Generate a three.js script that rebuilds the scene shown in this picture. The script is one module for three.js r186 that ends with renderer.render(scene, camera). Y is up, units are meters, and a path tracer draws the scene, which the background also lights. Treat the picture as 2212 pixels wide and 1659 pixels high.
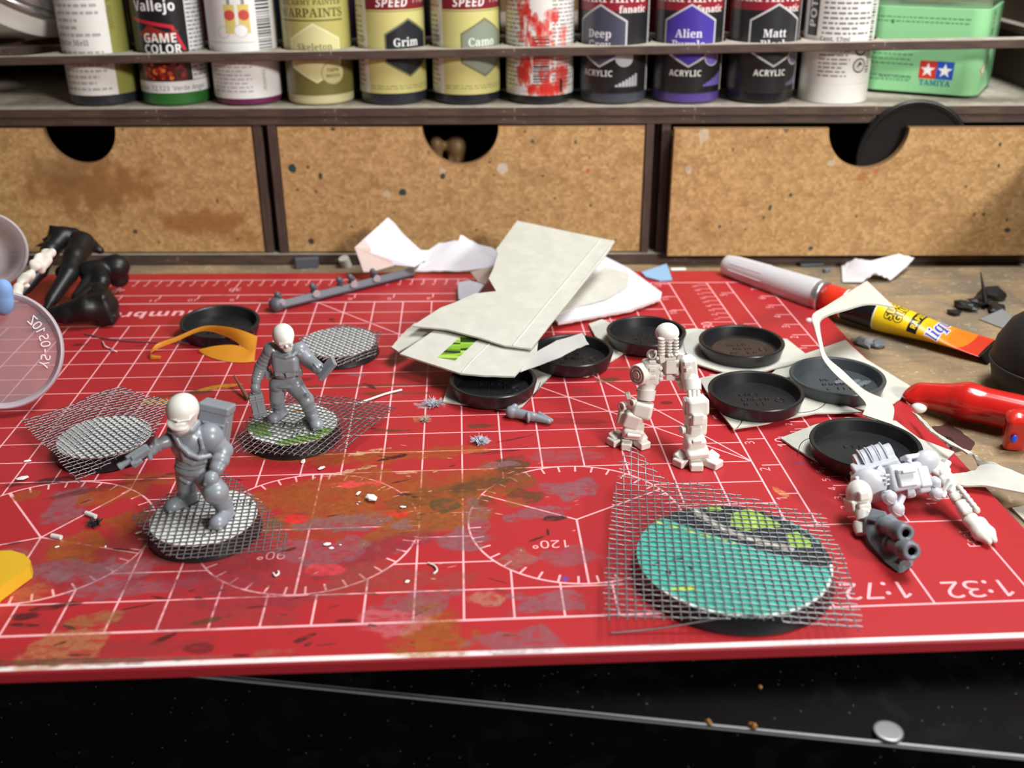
import * as THREE from 'three';
import { RoundedBoxGeometry } from 'three/addons/geometries/RoundedBoxGeometry.js';
import { mergeGeometries } from 'three/addons/utils/BufferGeometryUtils.js';
import { RectAreaLightUniformsLib } from 'three/addons/lights/RectAreaLightUniformsLib.js';
import { FontLoader } from 'three/addons/loaders/FontLoader.js';
import { ConvexGeometry } from 'three/addons/geometries/ConvexGeometry.js';
import { TextGeometry } from 'three/addons/geometries/TextGeometry.js';

// ------------------------------------------------------------------ camera, light, exposure
// The scene is written in centimetres (mat surface y = 0, one grid square = 1 cm) and turned into metres at the end.
const renderer = new THREE.WebGLRenderer({ antialias: true });
renderer.toneMapping = THREE.LinearToneMapping;
renderer.toneMappingExposure = 1.02;
renderer.shadowMap.enabled = true;
RectAreaLightUniformsLib.init();
const scene = new THREE.Scene();
scene.background = new THREE.Color(0x000000);
const FOCAL = 2278.976, PX = 1106, PY = 829.5;
const camera = new THREE.PerspectiveCamera(2 * Math.atan(829.5 / FOCAL) * 180 / Math.PI, 2212 / 1659, 0.02, 20);
const CAM = new THREE.Vector3(0.2037, 12.9855, 34.9079);
const CAM_EULER = new THREE.Euler(-0.4357, -0.0457, -0.0069, 'YXZ');
camera.position.copy(CAM).multiplyScalar(0.01);
camera.rotation.copy(CAM_EULER);
camera.focus = 0.268;
camera.userData.fStop = 17;

// lamps: name, centre (cm), size (cm), aim (cm), intensity, colour. Each is a real lamp: a glowing panel in a housing with the light just in front of it.
const LAMPS = [
  { name: 'floor_lamp', label: 'tall floor lamp with a white light panel standing right of the desk chair', at: [56, 46, 80], size: [16, 10], aim: [0, 0, 5], power: 150, color: 0xfffaf3, glow: 8 },
  { name: 'desk_lamp', label: 'white desk lamp head with a bright LED bar above the hobby mat', at: [19, 42, 10], size: [26, 10], aim: [3, 0, 6], power: 23, color: 0xffffff, glow: 6 },
];

// ------------------------------------------------------------------ helpers
const V = (x, y, z) => new THREE.Vector3(x, y, z);
const ROT = new THREE.Matrix4().makeRotationFromEuler(CAM_EULER);
const ray = (px, py) => V((px - PX) / FOCAL, -(py - PY) / FOCAL, -1).applyMatrix4(ROT);
const G = (px, py, h = 0) => { const d = ray(px, py); return CAM.clone().addScaledVector(d, (h - CAM.y) / d.y); };      // a pixel on the level plane y = h
const D = (px, py, z) => { const d = ray(px, py); return CAM.clone().addScaledVector(d, (z - CAM.z) / d.z); };          // a pixel on the upright plane Z = z
let seed = 7;
const rnd = () => { seed = (seed * 1664525 + 1013904223) >>> 0; return seed / 4294967296; };
const rr = (a, b) => a + (b - a) * rnd();
const clamp = (x, a, b) => Math.min(b, Math.max(a, x)), lerp = (a, b, t) => a + (b - a) * t;
const smooth = (a, b, x) => { const t = clamp((x - a) / (b - a), 0, 1); return t * t * (3 - 2 * t); };
const hash = (x, y, s = 0) => { let h = Math.imul(x, 374761393) + Math.imul(y, 668265263) + Math.imul(s, 1442695041); h = Math.imul(h ^ (h >>> 13), 1274126177); return ((h ^ (h >>> 16)) >>> 0) / 4294967296; };
function noise(x, y, s = 0) {
  const ix = Math.floor(x), iy = Math.floor(y), fx = x - ix, fy = y - iy, u = fx * fx * (3 - 2 * fx), v = fy * fy * (3 - 2 * fy);
  return lerp(lerp(hash(ix, iy, s), hash(ix + 1, iy, s), u), lerp(hash(ix, iy + 1, s), hash(ix + 1, iy + 1, s), u), v);
}
const fbm = (x, y, s = 0, o = 4) => { let a = 0.5, t = 0, n = 0; for (let i = 0; i < o; i++, a *= 0.5, x *= 2.03, y *= 2.03) { t += a * noise(x, y, s + i); n += a; } return t / n; };

const taken = new Map();
function numbered(name) { const n = taken.get(name) ?? 0; taken.set(name, n + 1); return n ? name + '_' + String(n).padStart(3, '0') : name; }
function tag(o, label, category, group) { o.userData.label = label; o.userData.category = category; if (group) o.userData.group = group; return o; }
function thing(name, label, category, pos = [0, 0, 0], turn = 0, group) {
  const o = new THREE.Group(); o.name = numbered(name); o.position.set(...pos); o.rotation.y = turn; scene.add(o);
  return tag(o, label, category, group);
}
function part(name, geo, mat, parent, label) {
  const m = new THREE.Mesh(Array.isArray(geo) ? merge(geo) : geo, mat); m.name = name; m.castShadow = m.receiveShadow = true; (parent ?? scene).add(m);
  if (label) m.userData.label = label;
  return m;
}
function single(name, geo, mat, label, category, group) { const m = part(numbered(name), geo, mat, scene); return tag(m, label, category, group); }
function structure(name, geo, mat) { const m = part(numbered(name), geo, mat, scene); m.userData.kind = 'structure'; return m; }

function merge(list) {
  const out = list.flat(9).map((g) => { const q = g.index ? g.toNonIndexed() : g; for (const k of Object.keys(q.attributes)) if (!['position', 'normal', 'uv'].includes(k)) q.deleteAttribute(k); if (!q.attributes.uv) q.setAttribute('uv', new THREE.BufferAttribute(new Float32Array(q.attributes.position.count * 2), 2)); if (!q.attributes.normal) q.computeVertexNormals(); q.morphAttributes = {}; return q; });
  return mergeGeometries(out, false);
}
const at = (g, p = [0, 0, 0], r = [0, 0, 0], s = 1) => { const m = new THREE.Matrix4().compose(V(...p), new THREE.Quaternion().setFromEuler(new THREE.Euler(...r)), Array.isArray(s) ? V(...s) : V(s, s, s)); return g.clone().applyMatrix4(m); };
const box = (w, h, d, r = 0.04, seg = 2) => (r > 0 ? new RoundedBoxGeometry(w, h, d, seg, Math.min(r, w / 2.01, h / 2.01, d / 2.01)) : new THREE.BoxGeometry(w, h, d));
const cyl = (r1, r2, h, n = 24) => new THREE.CylinderGeometry(r1, r2, h, n);
const lathe = (pts, n = 48) => new THREE.LatheGeometry(pts.map(([x, y]) => new THREE.Vector2(Math.max(x, 1e-4), y)), n);
const tube = (pts, r, seg = 24, n = 8, closed = false) => new THREE.TubeGeometry(new THREE.CatmullRomCurve3(pts.map((p) => (p.isVector3 ? p : V(...p))), closed), seg, r, n, closed);
const ball = (r, n = 20) => new THREE.SphereGeometry(r, n, Math.round(n * 0.7));
function between(g, a, b) { const d = b.clone().sub(a), m = new THREE.Matrix4().compose(a.clone().add(b).multiplyScalar(0.5), new THREE.Quaternion().setFromUnitVectors(V(0, 1, 0), d.normalize()), V(1, 1, 1)); return g.applyMatrix4(m); }
const limb = (a, b, r1, r2, n = 16) => between(cyl(r2, r1, a.distanceTo(b), n), a, b);
// A wall of revolution with crisp edges: each profile step becomes its own ring band.
function crisp(profile, n = 64) { return merge(profile.slice(1).map((p, i) => lathe([profile[i], p], n))); }
// A flat outline (x, z) as a slab from y0 up to y0 + t with a small bevel.
function slab(poly, y0, t, bevel = 0.02, holes = []) {
  const sh = new THREE.Shape(poly.map(([x, z]) => new THREE.Vector2(x, -z)));
  for (const h of holes) sh.holes.push(new THREE.Path(h.map(([x, z]) => new THREE.Vector2(x, -z))));
  const g = new THREE.ExtrudeGeometry(sh, { depth: t - 2 * bevel, bevelEnabled: bevel > 0, bevelThickness: bevel, bevelSize: bevel, bevelOffset: -bevel, bevelSegments: 2, curveSegments: 24 });
  g.rotateX(-Math.PI / 2).translate(0, y0 + bevel, 0);
  return g;
}
const circle2 = (cx, cz, r, n = 40) => Array.from({ length: n }, (_, i) => [cx + r * Math.cos(i / n * 2 * Math.PI), cz + r * Math.sin(i / n * 2 * Math.PI)]);
// Roughens an outline: edges are cut into short steps and pushed about, as a torn or hand-cut edge is.
function torn(poly, step, amp, only) {
  const out = [];
  poly.forEach((p, i) => {
    const q = poly[(i + 1) % poly.length], n = Math.max(1, Math.round(Math.hypot(q[0] - p[0], q[1] - p[1]) / step));
    for (let k = 0; k < n; k++) { const j = k === 0 || (only && !only.includes(i)) ? 0 : amp, t = k / n; out.push(p.map((v, c) => lerp(v, q[c], t) + (c < 2 ? rr(-j, j) : 0))); }
  });
  return out;
}
function fitPlane(k) {
  const n = k.length, mx = k.reduce((s, p) => s + p[0], 0) / n, mz = k.reduce((s, p) => s + p[1], 0) / n, my = k.reduce((s, p) => s + p[2], 0) / n;
  let xx = 0, xz = 0, zz = 0, xy = 0, zy = 0; for (const p of k) { const x = p[0] - mx, z = p[1] - mz, y = p[2] - my; xx += x * x; xz += x * z; zz += z * z; xy += x * y; zy += z * y; }
  const det = xx * zz - xz * xz || 1e-9, b = (xy * zz - zy * xz) / det, c = (zy * xx - xy * xz) / det; return [my - b * mx - c * mz, b, c];
}
// A bent sheet: outline points [x, z, y]; inside, the height follows the nearby outline points, so that the sheet bends between them.
function sheet(pts, t = 0.04, level = 3, extra = []) {
  const flat = pts.map((p) => new THREE.Vector2(p[0], p[1]));
  let tris = THREE.ShapeUtils.triangulateShape(flat, []), vs = flat.map((v) => [v.x, v.y]);
  for (let l = 0; l < level; l++) {
    const mid = new Map(), next = [], m = (a, b) => { const k = a < b ? a + '_' + b : b + '_' + a; if (!mid.has(k)) { mid.set(k, vs.length); vs.push([(vs[a][0] + vs[b][0]) / 2, (vs[a][1] + vs[b][1]) / 2]); } return mid.get(k); };
    for (const [a, b, c] of tris) { const p = m(a, b), q = m(b, c), r = m(c, a); next.push([a, p, r], [p, b, q], [r, q, c], [p, q, r]); }
    tris = next;
  }
  const knots = [...pts, ...extra], pl = fitPlane(knots), base = (x, z) => pl[0] + pl[1] * x + pl[2] * z, rest = knots.map((k) => k[2] - base(k[0], k[1]));
  const height = ([x, z]) => { let s = 0, w = 0; knots.forEach((k, i) => { const d = (k[0] - x) ** 2 + (k[1] - z) ** 2 + 1e-3, q = 1 / (d * d); s += q * rest[i]; w += q; }); return base(x, z) + s / w; };
  const hs = vs.map(height), edges = new Map();
  if (tris.length) { const [a, b, c] = tris[0]; if ((vs[b][0] - vs[a][0]) * (vs[c][1] - vs[a][1]) - (vs[b][1] - vs[a][1]) * (vs[c][0] - vs[a][0]) > 0) tris = tris.map(([p, q, r]) => [p, r, q]); }
  for (const [a, b, c] of tris) for (const [p, q] of [[a, b], [b, c], [c, a]]) { const k = Math.min(p, q) + '_' + Math.max(p, q); edges.has(k) ? edges.set(k, null) : edges.set(k, [p, q]); }
  const n = vs.length, pos = [], idx = [];
  for (const s of [t, 0]) vs.forEach((v, i) => pos.push(v[0], hs[i] + s, v[1]));
  for (const [a, b, c] of tris) idx.push(a, b, c, n + a, n + c, n + b);
  for (const e of edges.values()) if (e) { const [p, q] = e, o = pos.length / 3; for (const [v, s] of [[p, t], [q, t], [q, 0], [p, 0]]) pos.push(vs[v][0], hs[v] + s, vs[v][1]); idx.push(o, o + 2, o + 1, o, o + 3, o + 2); }
  const g = new THREE.BufferGeometry(); g.setAttribute('position', new THREE.Float32BufferAttribute(pos, 3)); g.setIndex(idx);
  const uv = []; for (let i = 0; i < pos.length; i += 3) uv.push(pos[i] / 4, -pos[i + 2] / 4);
  g.setAttribute('uv', new THREE.Float32BufferAttribute(uv, 2)); g.computeVertexNormals();
  return g;
}
// A flat sheet through three pixels of known height: every other outline pixel is met by its ray on that plane.
function flatSheet(pts, three, bend = 0) {
  const [a, b, c] = three.map(([x, y, h]) => G(x, y, h)), n = V().crossVectors(b.clone().sub(a), c.clone().sub(a)).normalize();
  return pts.map(([x, y, lift = 0]) => { const d = ray(x, y), t = a.clone().sub(CAM).dot(n) / d.dot(n), p = CAM.clone().addScaledVector(d, t); return [p.x, p.z, p.y + lift]; });
}
const pxSheet = (pts, t, level, extra = []) => sheet(pts.map(([x, y, h = 0]) => { const p = G(x, y, h); return [p.x, p.z, h]; }), t, level, extra.map(([x, y, h]) => { const p = G(x, y, h); return [p.x, p.z, h]; }));

// Distance-field bodies: tapered capsules, rounded boxes and ellipsoids joined with a smooth minimum and meshed on a grid.
const cap = (a, b, r1, r2 = r1) => { const ba = b.clone().sub(a), l = ba.lengthSq() || 1e-9; return { d: (p) => { const px = p.x - a.x, py = p.y - a.y, pz = p.z - a.z, h = clamp((px * ba.x + py * ba.y + pz * ba.z) / l, 0, 1); return Math.hypot(px - ba.x * h, py - ba.y * h, pz - ba.z * h) - lerp(r1, r2, h); }, pts: [[a, r1], [b, r2]] }; };
const ell = (c, r, e = [0, 0, 0]) => { const q = new THREE.Quaternion().setFromEuler(new THREE.Euler(...e)).invert(), t = V(0, 0, 0), m = Math.max(...r); return { d: (p) => { t.copy(p).sub(c).applyQuaternion(q); const k0 = Math.hypot(t.x / r[0], t.y / r[1], t.z / r[2]), k1 = Math.hypot(t.x / r[0] ** 2, t.y / r[1] ** 2, t.z / r[2] ** 2); return k1 < 1e-6 ? -Math.min(...r) : k0 * (k0 - 1) / k1; }, pts: [[c, m]] }; };
const blk = (c, s, r, e = [0, 0, 0]) => { const q = new THREE.Quaternion().setFromEuler(new THREE.Euler(...e)).invert(), t = V(0, 0, 0), m = Math.hypot(...s); return { d: (p) => { t.copy(p).sub(c).applyQuaternion(q); const x = Math.abs(t.x) - s[0] + r, y = Math.abs(t.y) - s[1] + r, z = Math.abs(t.z) - s[2] + r; return Math.hypot(Math.max(x, 0), Math.max(y, 0), Math.max(z, 0)) + Math.min(Math.max(x, y, z), 0) - r; }, pts: [[c, m]] }; };
function body(prims, cell, k = 0.05, cuts = []) {
  const lo = V(1e9, 1e9, 1e9), hi = V(-1e9, -1e9, -1e9);
  for (const p of prims) for (const [c, r] of p.pts) { lo.min(V(c.x - r, c.y - r, c.z - r)); hi.max(V(c.x + r, c.y + r, c.z + r)); }
  lo.subScalar(2.5 * cell); hi.addScalar(2.5 * cell);
  const field = (p) => { let d = 1e9; for (const q of prims) { const e = q.d(p), kk = q.k ?? k, h = Math.max(kk - Math.abs(d - e), 0) / kk; d = Math.min(d, e) - h * h * kk * 0.25; } for (const q of cuts) d = Math.max(d, -q.d(p)); return d; };
  const nx = Math.ceil((hi.x - lo.x) / cell) + 1, ny = Math.ceil((hi.y - lo.y) / cell) + 1, nz = Math.ceil((hi.z - lo.z) / cell) + 1, f = new Float32Array(nx * ny * nz), p = V(0, 0, 0);
  for (let z = 0, i = 0; z < nz; z++) for (let y = 0; y < ny; y++) for (let x = 0; x < nx; x++, i++) f[i] = field(p.set(lo.x + x * cell, lo.y + y * cell, lo.z + z * cell));
  const id = new Int32Array(nx * ny * nz).fill(-1), pos = [], nor = [], idx = [], st = [1, nx, nx * ny], e = cell * 0.4;
  const C = [0, 1, nx, nx + 1, nx * ny, nx * ny + 1, nx * ny + nx, nx * ny + nx + 1], E = [[0, 1], [2, 3], [4, 5], [6, 7], [0, 2], [1, 3], [4, 6], [5, 7], [0, 4], [1, 5], [2, 6], [3, 7]];
  for (let z = 0; z < nz - 1; z++) for (let y = 0; y < ny - 1; y++) for (let x = 0; x < nx - 1; x++) {
    const i = x + nx * (y + ny * z); let s = 0; for (const c of C) if (f[i + c] < 0) s++;
    if (s === 0 || s === 8) continue;
    let sx = 0, sy = 0, sz = 0, n = 0;
    for (const [a, b] of E) { const fa = f[i + C[a]], fb = f[i + C[b]]; if (fa < 0 === fb < 0) continue; const t = fa / (fa - fb); n++; sx += (a & 1) + ((b & 1) - (a & 1)) * t; sy += ((a >> 1) & 1) + (((b >> 1) & 1) - ((a >> 1) & 1)) * t; sz += (a >> 2) + ((b >> 2) - (a >> 2)) * t; }
    p.set(lo.x + (x + sx / n) * cell, lo.y + (y + sy / n) * cell, lo.z + (z + sz / n) * cell);
    id[i] = pos.length / 3; pos.push(p.x, p.y, p.z);
    const q = p.clone(), gx = field(q.set(p.x + e, p.y, p.z)) - field(q.set(p.x - e, p.y, p.z)), gy = field(q.set(p.x, p.y + e, p.z)) - field(q.set(p.x, p.y - e, p.z)), gz = field(q.set(p.x, p.y, p.z + e)) - field(q.set(p.x, p.y, p.z - e)), l = Math.hypot(gx, gy, gz) || 1;
    nor.push(gx / l, gy / l, gz / l);
  }
  for (let z = 1; z < nz - 1; z++) for (let y = 1; y < ny - 1; y++) for (let x = 1; x < nx - 1; x++) {
    const i = x + nx * (y + ny * z);
    for (let a = 0; a < 3; a++) {
      if (f[i] < 0 === f[i + st[a]] < 0) continue;
      const u = st[(a + 1) % 3], v = st[(a + 2) % 3], q = [id[i], id[i - u], id[i - u - v], id[i - v]];
      if (q.some((k) => k < 0)) continue;
      f[i] < 0 ? idx.push(q[0], q[1], q[2], q[0], q[2], q[3]) : idx.push(q[0], q[2], q[1], q[0], q[3], q[2]);
    }
  }
  const g = new THREE.BufferGeometry(); g.setAttribute('position', new THREE.Float32BufferAttribute(pos, 3)); g.setAttribute('normal', new THREE.Float32BufferAttribute(nor, 3)); g.setAttribute('uv', new THREE.Float32BufferAttribute(new Float32Array(pos.length / 3 * 2), 2)); g.setIndex(idx);
  return g;
}

// textures and materials
function canvas(w, h, draw) { const c = document.createElement('canvas'); c.width = w; c.height = h; draw(c.getContext('2d'), w, h); return c; }
function tex(c, wrap) { const t = new THREE.CanvasTexture(c); t.colorSpace = THREE.SRGBColorSpace; t.magFilter = THREE.LinearFilter; if (wrap) t.wrapS = t.wrapT = THREE.RepeatWrapping; return t; }
function pixelTex(w, h, fn, srgb = true) {
  const d = new Uint8Array(w * h * 4);
  for (let y = 0, i = 0; y < h; y++) for (let x = 0; x < w; x++, i += 4) { const c = fn(x, y); d[i] = clamp(c[0], 0, 255); d[i + 1] = clamp(c[1], 0, 255); d[i + 2] = clamp(c[2], 0, 255); d[i + 3] = 255; }
  const t = new THREE.DataTexture(d, w, h); t.magFilter = THREE.LinearFilter; t.wrapS = t.wrapT = THREE.RepeatWrapping; if (srgb) t.colorSpace = THREE.SRGBColorSpace; t.needsUpdate = true;
  return t;
}
const M = (color, roughness = 0.5, more = {}) => new THREE.MeshPhysicalMaterial({ color, roughness, ...more });
const mix3 = (a, b, t) => [lerp(a[0], b[0], t), lerp(a[1], b[1], t), lerp(a[2], b[2], t)];

// ------------------------------------------------------------------ textures shared by surfaces
const woodTable = pixelTex(1024, 1024, (x, y) => {
  const X = x / 1024 * 20, Y = y / 1024 * 20, g = fbm(X * 1.2, Y * 6, 3, 5), p = fbm(X * 0.5, Y * 0.6, 9, 4), f = fbm(X * 7, Y * 9, 21, 3), s = noise(X * 26, Y * 26, 5);
  let c = mix3([132, 110, 80], [172, 148, 112], g);
  c = mix3(c, [112, 102, 88], smooth(0.4, 0.75, p) * 0.75);
  c = mix3(c, [206, 196, 180], smooth(0.68, 0.8, f) * 0.5);
  return mix3(c, [60, 50, 42], smooth(0.93, 0.99, s) * 0.7);
});
const hardboard = (seedN, stains) => pixelTex(1024, 384, (x, y) => {
  const X = x / 1024 * 14, Y = y / 384 * 5.25, f = fbm(X * 9, Y * 9, seedN, 3), q = fbm(X * 1.4, Y * 1.4, seedN + 30, 3), w = fbm(X * 5 + 4 * f, Y * 5, seedN + 12, 3);
  let c = mix3([168, 130, 82], [206, 168, 116], clamp(f * 1.5 - 0.25, 0, 1));
  c = mix3(c, [150, 112, 66], smooth(0.56, 0.7, w) * 0.45);
  for (const [sx, sy, rx, ry, col, a, s] of stains) { const d = Math.hypot((X - sx) / rx, (Y - sy) / ry) + (fbm(X * (s ?? 6), Y * (s ?? 6), seedN + 5, 3) - 0.5) * 1.1; c = mix3(c, col, (1 - smooth(rx > 0.5 ? 0.3 : 0.72, 1.02, d)) * a); }
  return mix3(c, [140, 100, 58], smooth(0.6, 0.8, q) * 0.3);
});
const dust = pixelTex(512, 512, (x, y) => { const X = x / 60, Y = y / 60, a = fbm(X * 3, Y * 3, 40, 4), b = noise(X * 14, Y * 14, 44); return mix3(mix3([142, 134, 120], [184, 176, 162], a), [212, 208, 200], smooth(0.86, 0.98, b) * 0.7); });
dust.repeat.set(0.12, 0.12);
const brownEdge = pixelTex(512, 128, (x, y) => { const X = x / 40, Y = y / 40, a = fbm(X * 0.8, Y * 3, 50, 4), b = noise(X * 5, Y * 5, 52), c = noise(X * 9, Y * 9, 53); return mix3(mix3([58, 44, 38], [96, 76, 66], a), [196, 192, 188], smooth(0.93, 0.99, b) * 0.6 * smooth(0.3, 0.8, c)); });
brownEdge.repeat.set(0.15, 0.6);
const mDust = M(0xffffff, 0.95, { map: dust }), mBrown = M(0xffffff, 0.7, { map: brownEdge });
const mTable = M(0xffffff, 0.75, { map: woodTable }), mPanelSide = M(0x7a5a38, 0.8);

// ------------------------------------------------------------------ the room and the desk
const mPaintWall = M(0xb9b4aa, 0.9), mCeil = M(0xd6d3cc, 0.9), mFloor = M(0x5a4a3c, 0.6);
structure('floor', at(box(340, 4, 330, 0), [0, -77, 75]), mFloor);
structure('ceiling', at(box(340, 4, 330, 0), [0, 172, 75]), mCeil);
structure('wall_back', at(box(340, 252, 4, 0), [0, 47.5, -62]), mPaintWall);
structure('wall_front', at(box(340, 252, 4, 0), [0, 47.5, 242]), mPaintWall);
structure('wall_left', at(box(4, 252, 300, 0), [-168, 47.5, 90]), mPaintWall);
structure('wall_right', at(box(4, 252, 300, 0), [168, 47.5, 90]), mPaintWall);
{
  const t = thing('desk', 'wooden desk with a stained and scuffed top under the red mat', 'desk', [0, 0, 0]);
  const g = at(box(150, 2.2, 73.8, 0.1), [0, -1.4, -20.5]);
  const p = g.attributes.position, uv = g.attributes.uv; for (let i = 0; i < p.count; i++) uv.setXY(i, p.getX(i) / 20, -p.getZ(i) / 20 + p.getY(i) / 20);
  part('desk_top', g, mTable, t);
  for (const [x, z] of [[-70, -53], [70, -53], [-70, 12], [70, 12]]) part('leg', at(box(5, 72.5, 5, 0.3), [x, -38.75, z]), mTable, t);
}
for (const L of LAMPS) {
  const floor = L.name === 'floor_lamp', t = thing(L.name, L.label, 'lamp', L.at), [w, h] = L.size, dir = V(...L.aim).sub(V(...L.at)).normalize();
  const turn = new THREE.Quaternion().setFromUnitVectors(V(0, -1, 0), dir), turned = (g) => g.applyQuaternion(turn), mLamp = M(0xe8e8e6, 0.35);
  part('housing', turned(at(box(w + 2, 2, h + 2, 0.4), [0, 1.15, 0])), M(0xf2f2f0, 0.4), t);
  part('light_panel', turned(at(box(w, 0.2, h, 0.05), [0, 0.1, 0])), M(0xffffff, 0.5, { emissive: L.color, emissiveIntensity: L.glow }), t);
  const back = V(0, 0, 0).addScaledVector(dir, -2);
  if (floor) {
    part('pole', [limb(back, V(back.x, back.y - 2, back.z + 3), 0.8, 0.8), limb(V(back.x, back.y - 2, back.z + 3), V(back.x, -120, back.z + 3), 1.1, 1.1)], mLamp, t);
    part('foot', at(cyl(13, 14, 2, 48), [back.x, -120, back.z + 3]), mLamp, t);
  } else {
    const b = V(14, 16, -22), c = V(20, -41.6, -32);
    part('arm', [limb(back, b, 0.8, 0.8), limb(b, c, 0.9, 0.9), at(ball(1.3), b.toArray())], mLamp, t);
    part('clamp_foot', at(cyl(4, 4.4, 1.2, 40), [20, -41.65, -32]), mLamp, t);
  }
  const l = new THREE.RectAreaLight(L.color, L.power, w * 0.01, h * 0.01);
  l.position.copy(t.position).addScaledVector(dir, 0.15).multiplyScalar(0.01); l.lookAt(l.position.clone().add(dir)); l.castShadow = true; l.name = L.name + '_light'; l.userData.baked = true; scene.add(l);
}

// ------------------------------------------------------------------ the cutting mat
const warp = (X, Z) => [X + 0.022 * Z * clamp((X - 2) / 5, 0, 1), Z + 0.04 * (X + 1) * Math.max(0, 1 - Z / 9)];
const MX0 = -17.8, MX1 = 12.8, MZ0 = -4.1, MZ1 = 19.4;      // area of the print sheet in cm
const RED = [172, 42, 47];
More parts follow.
